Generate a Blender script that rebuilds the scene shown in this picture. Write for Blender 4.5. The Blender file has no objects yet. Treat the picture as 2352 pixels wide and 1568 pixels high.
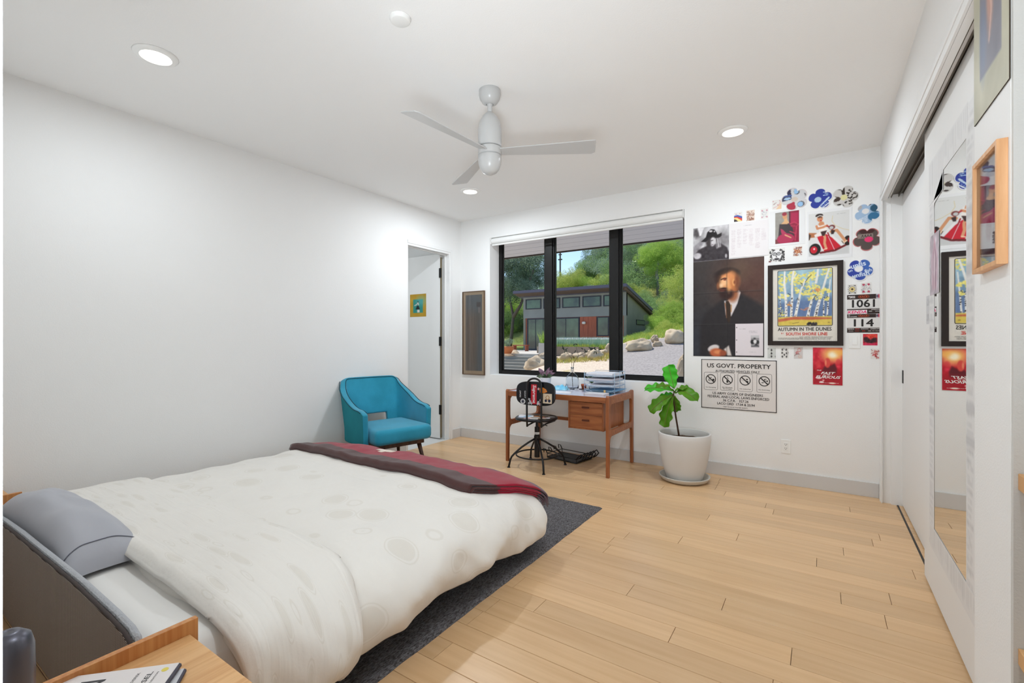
import bpy, math, random
import numpy as np
from mathutils import Vector, Matrix, noise
random.seed(7); rng = np.random.default_rng(7)
PI = math.pi
sc = bpy.context.scene
# ------------------------------------------------------------------ camera
FPX = 1069.6; TH = math.atan(708/FPX); CH = 1.24
cam_d = bpy.data.cameras.new('camera'); cam = bpy.data.objects.new('camera', cam_d)
sc.collection.objects.link(cam); sc.camera = cam
cam.location = (0, 0, CH); cam.rotation_euler = (PI/2, 0, TH)
cam_d.sensor_width = 36; cam_d.lens = FPX/2352*36; cam_d.shift_y = -4/2352
cam_d.clip_start = 0.02; cam_d.clip_end = 600
# ------------------------------------------------------------------ world, sun, lamps, exposure
H = 2.754; XL = -3.855; XR = 0.395; YB = 4.63; YN = 0.105
sc.view_settings.view_transform = 'Standard'; sc.view_settings.look = 'None'
sc.view_settings.gamma = 1; sc.view_settings.use_curve_mapping = False
sc.view_settings.exposure = 0.14
sc.cycles.max_bounces = 10; sc.cycles.diffuse_bounces = 8; sc.cycles.transparent_max_bounces = 12
w = bpy.data.worlds.new('sky'); sc.world = w; w.use_nodes = True
wn = w.node_tree; bg = wn.nodes['Background']
sky = wn.nodes.new('ShaderNodeTexSky'); sky.sky_type = 'NISHITA'; sky.sun_disc = False
sky.sun_elevation = math.radians(56); sky.sun_rotation = math.radians(-75); sky.air_density = 1.0; sky.dust_density = 0.15; sky.ozone_density = 2.0
wn.links.new(sky.outputs[0], bg.inputs[0]); bg.inputs[1].default_value = 0.17
def lamp(name, kind, loc, energy, size=0.1, color=(1,1,1), rot=None, shape='DISK', spread=PI, sy=None):
    d = bpy.data.lights.new(name, kind); o = bpy.data.objects.new(name, d); sc.collection.objects.link(o)
    d.energy = energy; d.color = color; o.location = loc
    if kind == 'AREA':
        d.shape = shape; d.size = size; d.spread = spread
        if sy: d.size_y = sy
    if rot: o.rotation_euler = rot
    return o
sun = lamp('sun', 'SUN', (-30, 0, 40), 4.4, color=(1, 0.95, 0.86))
sun.data.angle = 0.009
_sd = Vector((-0.62, 0.22, 1.05))   # direction towards the sun: high, from the left
sun.rotation_euler = _sd.to_track_quat('Z', 'Y').to_euler()
CANS = [(-2.951,1.021),(-2.969,3.715),(-0.53,3.704),(-0.53,1.021),(0.25,-0.55)]  # last one is unseen, added for brightness behind the camera
for i, (x, y) in enumerate(CANS):
    lamp('downlight_lamp', 'AREA', (x, y, H-0.022), (19.0 if x < -2 else 14.0) if y > 3 else 8.5, 0.12, (0.86, 0.935, 1))
lamp('hall_lamp', 'AREA', (-5.0, 3.3, H-0.03), 9, 0.5, (0.9, 0.96, 1))
# unseen fill lamps added to brighten the ceiling, behind the camera and at left
fl = lamp('ceiling_fill', 'AREA', (-0.05, -0.2, 0.95), 25, 0.8, (0.85, 0.93, 1), spread=math.radians(115))
fl.rotation_euler = Vector((-0.46, 0.70, 0.55)).to_track_quat('-Z', 'Y').to_euler()
fl2 = lamp('ceiling_fill_left', 'AREA', (-3.1, 0.33, 1.25), 1.6, 0.6, (0.85, 0.93, 1), spread=math.radians(120))
fl2.rotation_euler = Vector((0.25, 0.62, 0.75)).to_track_quat('-Z', 'Y').to_euler()
# ------------------------------------------------------------------ helpers
col = sc.collection
def lin(c):
    if isinstance(c, str):
        c = c.lstrip('#'); c = [int(c[i:i+2], 16)/255 for i in (0, 2, 4)]
    elif max(c) > 1.0: c = [v/255 for v in c]
    return tuple(((v+0.055)/1.055)**2.4 if v > 0.04045 else v/12.92 for v in c[:3])
def nd(nt, t, **k):
    n = nt.nodes.new(t)
    for a, b in k.items(): setattr(n, a, b)
    return n
def mat(name, c, rough=0.6, metal=0.0, spec=0.5, var=0.0, vscale=8.0, bump=0.0, bscale=60.0, stretch=None,
        c2=None, objrand=0.0, attr=None, coat=0.0, trans=0.0, ior=1.45, emit=0, sheen=0, sss=0):
    m = bpy.data.materials.new(name); m.use_nodes = True; nt = m.node_tree
    p = nt.nodes['Principled BSDF']; L = nt.links.new
    base = lin(c)
    p.inputs['Base Color'].default_value = (*base, 1); p.inputs['Roughness'].default_value = rough
    p.inputs['Metallic'].default_value = metal; p.inputs['Specular IOR Level'].default_value = spec
    p.inputs['IOR'].default_value = ior
    p.inputs['Coat Weight'].default_value = coat
    p.inputs['Transmission Weight'].default_value = trans
    p.inputs['Sheen Weight'].default_value = sheen
    if emit: p.inputs['Emission Color'].default_value = (*base, 1); p.inputs['Emission Strength'].default_value = emit
    tc = nd(nt, 'ShaderNodeTexCoord'); src = tc.outputs['Object']
    if stretch:
        mp = nd(nt, 'ShaderNodeMapping'); mp.inputs['Scale'].default_value = stretch
        L(src, mp.inputs[0]); src = mp.outputs[0]
    cur = None
    if attr:
        a = nd(nt, 'ShaderNodeAttribute'); a.attribute_name = attr; cur = a.outputs['Color']
    if var or c2:
        nz = nd(nt, 'ShaderNodeTexNoise'); nz.inputs['Scale'].default_value = vscale; nz.inputs['Detail'].default_value = 5
        L(src, nz.inputs['Vector'])
        mx = nd(nt, 'ShaderNodeMix'); mx.data_type = 'RGBA'
        cr = nd(nt, 'ShaderNodeMapRange'); cr.inputs[1].default_value = 0.35; cr.inputs[2].default_value = 0.65
        L(nz.outputs[0], cr.inputs[0]); L(cr.outputs[0], mx.inputs[0])
        if c2: a1, b1 = base, lin(c2)
        else: a1 = tuple(v*(1-var) for v in base); b1 = tuple(min(1, v*(1+var)) for v in base)
        mx.inputs[6].default_value = (*a1, 1); mx.inputs[7].default_value = (*b1, 1)
        cur = mx.outputs[2]
    if objrand:
        oi = nd(nt, 'ShaderNodeObjectInfo'); hs = nd(nt, 'ShaderNodeHueSaturation')
        mr = nd(nt, 'ShaderNodeMapRange'); mr.inputs[3].default_value = 1-objrand; mr.inputs[4].default_value = 1+objrand
        L(oi.outputs['Random'], mr.inputs[0]); L(mr.outputs[0], hs.inputs['Value'])
        if cur: L(cur, hs.inputs['Color'])
        else: hs.inputs['Color'].default_value = (*base, 1)
        cur = hs.outputs[0]
    if cur: L(cur, p.inputs['Base Color'])
    if bump:
        nb = nd(nt, 'ShaderNodeTexNoise'); nb.inputs['Scale'].default_value = bscale; nb.inputs['Detail'].default_value = 3
        L(src, nb.inputs['Vector'])
        bm = nd(nt, 'ShaderNodeBump'); bm.inputs['Strength'].default_value = bump; bm.inputs['Distance'].default_value = 0.01
        L(nb.outputs[0], bm.inputs['Height']); L(bm.outputs[0], p.inputs['Normal'])
    return m
def setp(o, label=None, cat=None, group=None, kind=None):
    if label: o['label'] = label
    if cat: o['category'] = cat
    if group: o['group'] = group
    if kind: o['kind'] = kind
    return o
def thing(name, label, cat, loc=(0,0,0), rz=0, group=None):
    o = bpy.data.objects.new(name, None); col.objects.link(o); o.empty_display_size = 0.1
    o.location = loc; o.rotation_euler = (0, 0, rz)
    return setp(o, label, cat, group)
class MB:
    def __init__(s): s.v = []; s.f = []; s.uv = None; s.mi = []
    def add(s, vs, fs, mi=0):
        n = len(s.v); s.v += [tuple(q) for q in vs]; s.f += [tuple(n+i for i in f) for f in fs]; s.mi += [mi]*len(fs); return s
    def box(s, x0, x1, y0, y1, z0, z1, M=None, mi=0):
        vs = [(x, y, z) for x in (x0, x1) for y in (y0, y1) for z in (z0, z1)]
        if M: vs = [M @ Vector(q) for q in vs]
        return s.add(vs, [(0,1,3,2),(4,6,7,5),(0,4,5,1),(2,3,7,6),(0,2,6,4),(1,5,7,3)], mi)
    def cyl(s, p0, p1, r0, r1=None, n=16, caps=True, mi=0):
        r1 = r0 if r1 is None else r1
        p0 = Vector(p0); p1 = Vector(p1); d = (p1-p0).normalized()
        a = d.orthogonal().normalized(); b = d.cross(a)
        vs = []
        for p, r in ((p0, r0), (p1, r1)):
            for i in range(n):
                t = 2*PI*i/n; vs.append(p + a*math.cos(t)*r + b*math.sin(t)*r)
        fs = [(i, (i+1) % n, n+(i+1) % n, n+i) for i in range(n)]
        if caps: fs += [tuple(range(n-1, -1, -1)), tuple(range(n, 2*n))]
        return s.add(vs, fs, mi)
    def tube(s, pts, r, n=8, closed=False, mi=0):
        pts = [Vector(p) for p in pts]; m = len(pts); vs = []; prev = None
        rs = r if isinstance(r, (list, tuple)) else [r]*m
        for i, p in enumerate(pts):
            q0 = pts[(i-1) % m] if (closed or i > 0) else p; q1 = pts[(i+1) % m] if (closed or i < m-1) else p
            d = (q1-q0).normalized()
            if prev is None: a = d.orthogonal().normalized()
            else: a = (prev - d*prev.dot(d)).normalized()
            prev = a; b = d.cross(a)
            for k in range(n):
                t = 2*PI*k/n; vs.append(p + (a*math.cos(t)+b*math.sin(t))*rs[i])
        fs = []
        for i in range(m if closed else m-1):
            for k in range(n):
                fs.append((i*n+k, i*n+(k+1) % n, ((i+1) % m)*n+(k+1) % n, ((i+1) % m)*n+k))
        if not closed: fs += [tuple(range(n-1, -1, -1)), tuple((m-1)*n+k for k in range(n))]
        return s.add(vs, fs, mi)
    def lathe(s, prof, c=(0,0,0), n=32, mi=0):
        vs = []
        for r, z in prof:
            for k in range(n):
                t = 2*PI*k/n; vs.append((c[0]+r*math.cos(t), c[1]+r*math.sin(t), c[2]+z))
        fs = [(i*n+k, i*n+(k+1) % n, (i+1)*n+(k+1) % n, (i+1)*n+k) for i in range(len(prof)-1) for k in range(n)]
        return s.add(vs, fs, mi)
    def prism(s, poly, f0, f1, mi=0):      # f0/f1 map (a, b) to 3-D
        n = len(poly); vs = [f0(*p) for p in poly] + [f1(*p) for p in poly]
        fs = [tuple(range(n)), tuple(range(2*n-1, n-1, -1))] + [(i, n+i, n+(i+1) % n, (i+1) % n) for i in range(n)]
        return s.add(vs, fs, mi)
    def grid(s, fn, nu, nv, mi=0, mask=None, closeu=False):
        vs = [fn(i/nu, j/nv) for j in range(nv+1) for i in range(nu+1)]
        fs = [(j*(nu+1)+i, j*(nu+1)+i+1, (j+1)*(nu+1)+i+1, (j+1)*(nu+1)+i) for j in range(nv) for i in range(nu)
              if mask is None or mask((i+.5)/nu, (j+.5)/nv)]
        n0 = len(s.v)
        s.add(vs, fs, mi)
        if s.uv is None: s.uv = {}
        for j in range(nv+1):
            for i in range(nu+1): s.uv[n0+j*(nu+1)+i] = (i/nu, j/nv)
        return s
    def text(s, body, fn, w=None, h=None, bold=0.0, align='C', shear=0.0, x=0.0, y=0.0, spacing=1.0):
        """body set flat in a box w x h around (x, y); fn maps (a, b) to 3-D"""
        vs, fs = text_mesh(body, 0.0, shear, spacing)
        if not vs: return s
        xs = [q[0] for q in vs]; ys = [q[1] for q in vs]; x0, x1, y0, y1 = min(xs), max(xs), min(ys), max(ys)
        sx = w/(x1-x0) if w else None; sy = h/(y1-y0) if h else None
        if sx is None: sx = sy
        if sy is None: sy = sx
        ox = {'C': x-(x0+x1)/2*sx, 'L': x-x0*sx, 'R': x-x1*sx}[align]; oy = y-(y0+y1)/2*sy
        k = 1.3*bold*(y1-y0)*sy
        o_, a_, b_ = [Vector(fn(*q)) for q in ((0, 0), (.01, 0), (0, .01))]; nn = (a_-o_).cross(b_-o_).normalized()
        for i_, (dx, dy) in enumerate([(k*math.cos(t_*PI/4), .75*k*math.sin(t_*PI/4)) for t_ in range(8)]+[(0, 0)] if bold else [(0, 0)]):
            s.add([Vector(fn(q[0]*sx+ox+dx, q[1]*sy+oy+dy))+nn*(.00004*i_) for q in vs], fs)
        return s
    def build(s, name, m, parent=None, smooth=False, bevel=0, sub=0, solid=0, local=False, seg=2, label=None, soff=-1, autos=False):
        me = bpy.data.meshes.new(name)
        off = Vector((0,0,0))
        if parent is not None and not local:
            q = parent
            while q is not None: off += q.location; q = q.parent
        vs = [tuple(Vector(v)-off) for v in s.v] if off.length else s.v
        me.from_pydata(vs, [], s.f)
        for mm in (m if isinstance(m, (list, tuple)) else [m]): me.materials.append(mm)
        if any(s.mi): me.polygons.foreach_set('material_index', s.mi)
        if s.uv:
            ul = me.uv_layers.new(name='uv'); d = np.zeros(len(me.loops)*2, dtype=np.float32)
            for li, l in enumerate(me.loops):
                u = s.uv.get(l.vertex_index, (0, 0)); d[2*li] = u[0]; d[2*li+1] = u[1]
            ul.data.foreach_set('uv', d)
        if smooth: me.polygons.foreach_set('use_smooth', [True]*len(me.polygons))
        me.validate(); me.update()
        o = bpy.data.objects.new(name, me); col.objects.link(o)
        if parent is not None: o.parent = parent
        if solid: md = o.modifiers.new('s', 'SOLIDIFY'); md.thickness = solid; md.offset = soff
        if bevel:
            md = o.modifiers.new('b', 'BEVEL'); md.width = bevel; md.segments = seg; md.limit_method = 'ANGLE'; md.angle_limit = 0.6
        if sub: md = o.modifiers.new('u', 'SUBSURF'); md.levels = sub; md.render_levels = sub
        if label: o['label'] = label
        return o
_tc = {}
def text_mesh(body, bold=0.0, shear=0.0, spacing=1.0):
    k = (body, bold, shear, spacing)
    if k in _tc: return _tc[k]
    cu = bpy.data.curves.new('t', 'FONT'); cu.body = body; cu.offset = bold; cu.shear = shear; cu.resolution_u = 2; cu.space_character = spacing
    o = bpy.data.objects.new('t', cu); col.objects.link(o)
    dg = bpy.context.evaluated_depsgraph_get(); me = bpy.data.meshes.new_from_object(o.evaluated_get(dg))
    r = ([tuple(v.co[:2]) for v in me.vertices], [tuple(p.vertices) for p in me.polygons])
    bpy.data.objects.remove(o); bpy.data.meshes.remove(me); bpy.data.curves.remove(cu)
    _tc[k] = r; return r
def box1(name, m, x0, x1, y0, y1, z0, z1, parent=None, bevel=0.0, kind=None, label=None):
    o = MB().box(x0, x1, y0, y1, z0, z1).build(name, m, parent, bevel=bevel)
    return setp(o, label, kind=kind)
def copy_tree(o, parent=None):
    c = o.copy(); col.objects.link(c); c.parent = parent
    for ch in [q for q in bpy.data.objects if q.parent == o]: copy_tree(ch, c)
    return c
# rays of the photograph turned into points (for measured positions on known planes)
_F = (-math.sin(TH), math.cos(TH)); _R = (math.cos(TH), math.sin(TH))
def ray(u, v):
    t = (u-1176)/FPX; return (_F[0]+_R[0]*t, _F[1]+_R[1]*t, (780-v)/FPX)
def onY(u, v, y): r = ray(u, v); d = y/r[1]; return Vector((r[0]*d, y, CH+r[2]*d))
def onX(u, v, x): r = ray(u, v); d = x/r[0]; return Vector((x, r[1]*d, CH+r[2]*d))
def onZ(u, v, z): r = ray(u, v); d = (z-CH)/r[2]; return Vector((r[0]*d, r[1]*d, z))
# ------------------------------------------------------------------ materials
M = {}
M['wall'] = mat('wall_paint', (236,236,235), 0.9, spec=0.2, bump=0.12, bscale=160)
M['ceil'] = mat('ceiling_paint', (240,240,239), 0.95, spec=0.1, bump=0.08, bscale=140)
M['trim'] = mat('trim_paint', (232,232,231), 0.5, spec=0.35)
M['base'] = mat('baseboard_paint', (208,207,206), 0.5, spec=0.35)
M['grey_wall'] = mat('alcove_wall_paint', (205,204,200), 0.9, bump=0.15, bscale=160)
M['black'] = mat('black_metal', (16,15,15), 0.4)
M['frame'] = mat('window_frame_black', (13,12,11), 0.42, spec=0.4)
M['white'] = mat('white_plastic', (236,236,234), 0.35)
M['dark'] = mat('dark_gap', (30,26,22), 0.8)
M['tile'] = mat('pale_floor_tile', (214,215,214), 0.35)
M['bronze'] = mat('bronze_track', (92,84,70), 0.45, metal=0.3, var=0.25, vscale=3, stretch=(40, 1, 40))
M['strip'] = mat('olive_gap_strip', (120,110,88), 0.6)
M['glow'] = mat('lamp_diffuser', (255,250,240), 0.5, emit=6.0)
M['mirror'] = mat('mirror_silver', (235,236,234), 0.01, metal=1.0)
def wood(name, c, c2, stretch=(3, 60, 60), rough=0.4, bump=0.03, objrand=0.0, vscale=1.4, **k):
    return mat(name, c, rough, c2=c2, vscale=vscale, stretch=stretch, bump=bump, bscale=3, objrand=objrand, **k)
M['plank'] = wood('floor_plank_maple', (209,171,127), (219,183,140), stretch=(1.2, 22, 5), rough=0.31, bump=0.015, objrand=0.085, spec=0.5)
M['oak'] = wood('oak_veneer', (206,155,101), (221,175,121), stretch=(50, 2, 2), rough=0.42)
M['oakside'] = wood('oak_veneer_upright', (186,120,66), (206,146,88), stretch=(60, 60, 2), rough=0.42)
M['teak'] = wood('teak', (140,80,46), (168,104,62), stretch=(3, 30, 30), rough=0.42)
M['teakv'] = wood('teak_upright', (136,76,42), (164,100,60), stretch=(30, 30, 3), rough=0.42)
M['walnut'] = wood('walnut', (66,40,28), (92,58,40), stretch=(30, 30, 3), rough=0.4)
def glass_mat(name, tint=(1,1,1), rough=0.0, refl=0.5):
    m = bpy.data.materials.new(name); m.use_nodes = True; nt = m.node_tree; nt.nodes.clear()
    o = nd(nt, 'ShaderNodeOutputMaterial'); mx = nd(nt, 'ShaderNodeMixShader'); t = nd(nt, 'ShaderNodeBsdfTransparent')
    g = nd(nt, 'ShaderNodeBsdfGlossy'); g.inputs['Roughness'].default_value = rough; t.inputs[0].default_value = (*tint, 1)
    fr = nd(nt, 'ShaderNodeFresnel'); fr.inputs[0].default_value = 1.45
    mu = nd(nt, 'ShaderNodeMath', operation='MULTIPLY'); mu.inputs[1].default_value = refl
    L = nt.links.new; L(fr.outputs[0], mu.inputs[0]); L(mu.outputs[0], mx.inputs[0]); L(t.outputs[0], mx.inputs[1]); L(g.outputs[0], mx.inputs[2]); L(mx.outputs[0], o.inputs[0])
    return m
M['glass'] = glass_mat('pane_glass', refl=0.03)
M['glass2'] = glass_mat('picture_glass', refl=0.8)

# ------------------------------------------------------------------ room shell
floor = box1('floor', M['dark'], XL-0.02, XR+0.25, YN-1.5, YB+0.02, -0.12, -0.012, kind='structure')
floor.name = 'floor'
PW = 0.122; row = 0; y = YB-0.001
while y > -1.35:
    y0 = y-PW; x = XL - rng.uniform(0, 1.2)
    while x < XR+0.2:
        L_ = rng.uniform(0.75, 1.75); x1 = min(x+L_, XR+0.2 if y0 > 0.1 else 1.8)
        if y0 < 0.1 and x1 < -0.62: x += L_; continue
        xa = max(x, XL)
        if y0 < 0.1: xa = max(xa, -0.62)
        if x1-xa > 0.03:
            e = 0.0009; c = 0.0011
            ya, yb = y0+e, y-e; xb = x1-e; xa_ = xa+e; z = 0.0
            MB().add([(xa_,ya,-.012),(xb,ya,-.012),(xb,yb,-.012),(xa_,yb,-.012),(xa_,ya,-c),(xb,ya,-c),(xb,yb,-c),(xa_,yb,-c),
                      (xa_+c,ya+c,z),(xb-c,ya+c,z),(xb-c,yb-c,z),(xa_+c,yb-c,z)],
                     [(0,1,5,4),(1,2,6,5),(2,3,7,6),(3,0,4,7),(4,5,9,8),(5,6,10,9),(6,7,11,10),(7,4,8,11),(8,9,10,11)]).build('plank', M['plank'], floor)
        x += L_
        if x1 >= (XR+0.2 if y0 > 0.1 else 1.8): break
    y = y0; row += 1
def wallbox(name, boxes, m=None):
    b = MB()
    for q in boxes: b.box(*q)
    return setp(b.build(name, m or M['wall']), kind='structure')
ceil = wallbox('ceiling', [(XL-.3, 1.95, -1.45, YB+.24, H, H+.15)], M['ceil'])
WX0, WX1, WZ0, WZ1 = -3.391, -1.086, 0.812, 2.492      # window opening
YO = YB+0.24                                           # outer face of the window wall
wallbox('wall_back', [(XL-.15, WX0, YB, YO, -.1, H), (WX1, XR+.8, YB, YO, -.1, H), (WX0, WX1, YB, YO, -.1, WZ0), (WX0, WX1, YB, YO, WZ1, H)])
DY0, DY1, DZ = 3.70, 4.41, 2.315                        # doorway in the left wall
wallbox('wall_left', [(XL-.12, XL, -.1, DY0, -.1, H), (XL-.12, XL, DY1, YB, -.1, H), (XL-.12, XL, DY0, DY1, DZ, H)])
OY0, OY1, OZ = 1.975, 4.50, 2.296                        # closet opening in the right wall
wallbox('wall_right', [(XR, XR+.05, OY1+.02, YB, 0, H), (XR, XR+.05, OY0, OY1+.02, OZ+.02, H), (XR, XR+.2, 1.65, OY0, -.1, H), (XR+.05, XR+.7, OY1, YB, -.1, H)])
wallbox('wall_closet_backing', [(XR+.24, XR+.3, OY0-.2, OY1, -.1, H)], M['dark'])  # unseen dark backing added to stop light leaking past the closet doors
wallbox('wall_alcove', [(XR+.001, 1.9, 1.635, 1.6499, -.1, H), (1.8, 1.9, -1.4, 1.635, -.1, H)], M['grey_wall'])
cN = P_ = onY(6, 780, YN)
wallbox('wall_near', [(XL-.12, cN.x, YN-.12, YN, -.1, H)])
wallbox('wall_entry', [(cN.x-.1, cN.x, -1.4, YN-.1201, -.1, H), (cN.x, 1.8, -1.4, -1.3, -.1, H)])
# small room beyond the doorway
setp(box1('floor', M['tile'], -5.9, XL-.0, 2.3, YB+.24, -.1, -.001), kind='structure')
wallbox('wall_hall', [(-5.9, -5.8, 2.3, YB+.24, 0, H), (-5.8, XL-.12, 2.2, 2.3, 0, H), (-5.8, XL-.121, YB, YB+.1, 0, H), (-5.9, XL-.3, 2.2, YB+.2, H, H+.1)])
# baseboards
BH = 0.114
b = MB().box(XL+.014, XR-.012, YB-.014, YB, 0, BH); setp(b.build('baseboard_back', M['base'], bevel=.002), kind='structure')
b = MB().box(XL, XL+.014, YN, DY0-.03, 0, BH).box(XL, XL+.014, DY1+.05, YB-.014, 0, BH); setp(b.build('baseboard_left', M['base'], bevel=.002), kind='structure')
b = MB().box(XR-.012, XR, OY1+.058, YB-.014, 0, BH); setp(b.build('baseboard_right', M['base'], bevel=.002), kind='structure')
# closet casing
b = MB()
for a0, a1, t in ((0, .034, .010), (.034, .058, .014)):
    b.box(XR-t, XR, OY1+a0, OY1+a1, 0, OZ+a1)
    b.box(XR-t, XR, OY0-.0, OY1+a0, OZ+a0, OZ+a1)
setp(b.build('trim_1', M['trim'], bevel=.0015), kind='structure')
b = MB().box(XR+.051, XR+.22, OY0, OY1, OZ+.05, OZ+.2).box(XR+.0005, XR+.026, OY0, OY1, OZ, OZ+.0199)
setp(b.build('trim_2', M['trim']), kind='structure')
tr = thing('sliding_door_track', 'bronze coloured double top track of the sliding closet doors', 'track', (XR+.05, OY0, OZ+.02))
MB().box(XR+.035, XR+.22, OY0, OY1, OZ+.035, OZ+.049).build('track_plate', M['bronze'], tr)
for xx in (.030, .048, .092, .118, .165):
    MB().box(XR+xx, XR+xx+.004, OY0, OY1, OZ+.012, OZ+.035).build('rail', M['bronze'], tr)
# floor guide slot
o = MB().box(XR+.083, XR+.094, OY0, OY1, .0004, .002).build('floor_guide', M['black']); setp(o, 'black floor guide slot in front of the rear closet door', 'door guide')
# sliding doors
d2 = thing('door_1', None, None, (XR+.06, 3.23, 0)); setp(d2, kind='structure')
MB().box(XR+.06, XR+.088, OY0-.0, 3.225, .012, OZ+.02).build('door_panel', M['trim'], d2, bevel=.0015)
d3 = thing('door_2', None, None, (XR+.115, 4.5, 0)); setp(d3, kind='structure')
MB().box(XR+.115, XR+.145, 3.0, OY1, .012, OZ+.02).build('door_panel', M['trim'], d3, bevel=.0015)
hp = [onX(2074, v, XR+.114) for v in (850, 880)]
MB().box(XR+.110, XR+.1149, 4.44, 4.475, hp[1].z, hp[0].z).build('door_pull', M['black'], d3, bevel=.002)
# doorway casing and door of the left wall
b = MB()
for a0, a1, t in ((-.012, .012, .006), (.012, .03, .012), (.03, .05, .009)):
    b.box(XL, XL+t, DY1+a0, DY1+a1, 0, DZ+a1); b.box(XL, XL+t, DY0, DY1+a0, DZ+a0, DZ+a1)
b.box(XL-.12, XL, DY1-.012, DY1, 0, DZ).box(XL-.12, XL, DY0, DY1-.012, DZ-.012, DZ).box(XL-.12, XL, DY0, DY0+.012, 0, DZ-.012)
b.box(XL-.06, XL-.045, DY1-.03, DY1-.012, 0, DZ-.012).box(XL-.06, XL-.045, DY0+.012, DY1-.03, DZ-.025, DZ-.012)
setp(b.build('trim_3', M['trim'], bevel=.001), kind='structure')
DYF = 4.338
dl = thing('door_3', None, None, (XL-.125, DYF+.02, 0)); setp(dl, kind='structure')
xr_ = onY(1010, 780, DYF).x
xl_ = xr_-0.70
MB().box(xl_, xr_, DYF, DYF+.035, .012, onY(1008, 583, DYF).z).build('door_panel', M['trim'], dl, bevel=.001)
MB().box(xr_+.004, xr_+.012, DYF+.004, DYF+.03, .02, DZ-.05).build('jamb_gap_strip', M['strip'], dl)  # olive strip drawn for the dark gap between door and jamb
for v0, v1 in ((615, 637), (773, 794), (930, 952)):
    z1, z0 = onY(1016, v0, DYF).z, onY(1016, v1, DYF).z
    hg = MB().box(xr_-.012, xr_+.03, DYF-.003, DYF-.0005, z0, z1).build('hinge', M['black'], dl)
    MB().cyl((xr_+.009, DYF-.006, z0), (xr_+.009, DYF-.006, z1), .006, n=10).build('hinge_pin', M['black'], hg, local=False)
# ------------------------------------------------------------------ window
YF = YB+0.19
win = thing('window_1', None, None, ((WX0+WX1)/2, YF, WZ0)); setp(win, kind='structure')
b = MB()
f0, f1 = YF, YF+.05
b.box(WX0, WX0+.045, f0, f1, WZ0, WZ1).box(WX1-.045, WX1, f0, f1, WZ0, WZ1).box(WX0+.045, WX1-.045, f0, f1, WZ0, WZ0+.045).box(WX0+.045, WX1-.045, f0, f1, WZ1-.012, WZ1)
fr = b.build('window_frame', M['frame'], win, bevel=.002)
mull = [(-2.730, -2.600), (-1.915, -1.790)]
for a, c in mull:
    b = MB().box(a+.02, c-.02, f0-.012, f1+.05, WZ0+.045, WZ1-.012).box(a, a+.02, f0+.004, f1, WZ0+.045, WZ1-.012).box(c-.02, c, f0+.004, f1, WZ0+.045, WZ1-.012)
    b.build('mullion', M['frame'], win, bevel=.002)
xs = [WX0+.045] + [q for m_ in mull for q in m_] + [WX1-.045]
for a, c in zip(xs[::2], xs[1::2]):
    s_ = MB()
    t = .012
    z0, z1 = WZ0+.045, WZ1-.012
    s_.box(a, a+t, f0+.016, f1-.008, z0, z1).box(c-t, c, f0+.016, f1-.008, z0, z1).box(a+t, c-t, f0+.016, f1-.008, z0, z0+t).box(a+t, c-t, f0+.016, f1-.008, z1-t, z1)
    sh = s_.build('sash', M['frame'], win, bevel=.001)
    MB().box(a+t-.003, c-t+.003, f0+.028, f0+.032, z0+t-.003, z1-t+.003).build('pane', M['glass'], sh)
# roller blind rolled up at the head of the window
cyo = YB+.038
rb = thing('roller_blind', 'white roller blind rolled up at the top of the window', 'blind', (WX0+.01, YB+.045, WZ1-.05))
cz = WZ1-.0375; cy = YB+.0375
fab = mat('blind_fabric', (232,232,230), 0.6, spec=0.3)
MB().cyl((WX0+.018, cy, cz), (WX1-.018, cy, cz), .036, n=28).build('fabric_roll', fab, rb, smooth=False)
MB().cyl((WX0+.02, cy-.012, cz-.050), (WX1-.02, cy-.012, cz-.050), .011, n=14).build('bottom_rail', M['white'], rb)
for xx in (WX0+.004, WX1-.016):
    MB().box(xx, xx+.010, cy-.035, cy+.035, cz-.04, WZ1).build('bracket', M['white'], rb, bevel=.002)
# ceiling fittings
tm = mat('downlight_trim', (240,240,238), 0.4)
for i, (x, y) in enumerate(CANS):
    nm = ['recessed ceiling downlight nearest, above the bed', 'recessed ceiling downlight beyond the fan near the doorway', 'recessed ceiling downlight at right in front of the poster wall',
          'recessed ceiling downlight out to the right of the camera', 'unseen ceiling downlight added for light in the passage behind the camera'][i]
    t = thing('ceiling_downlight', nm, 'light', (x, y, H), group=None)
    MB().lathe([(.071, -.014), (.082, -.012), (.098, -.006), (.102, 0), (.06, 0), (.066, -.008), (.071, -.014)], (x, y, H), 40).build('trim_ring', tm, t, smooth=True)
    MB().lathe([(.0001, -.0085), (.068, -.0085)], (x, y, H), 40).build('diffuser', M['glow'], t)
t = onZ(919, 42, H)
o = MB().lathe([(.0001, -.018), (.040, -.018), (.047, -.014), (.048, -.004), (.055, 0), (.001, 0)], (t.x, t.y, H), 36).build('smoke_detector', M['white'], smooth=True)
o.modifiers.new('b', 'BEVEL'); setp(o, 'small round white detector on the ceiling above the bed', 'detector')
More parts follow.
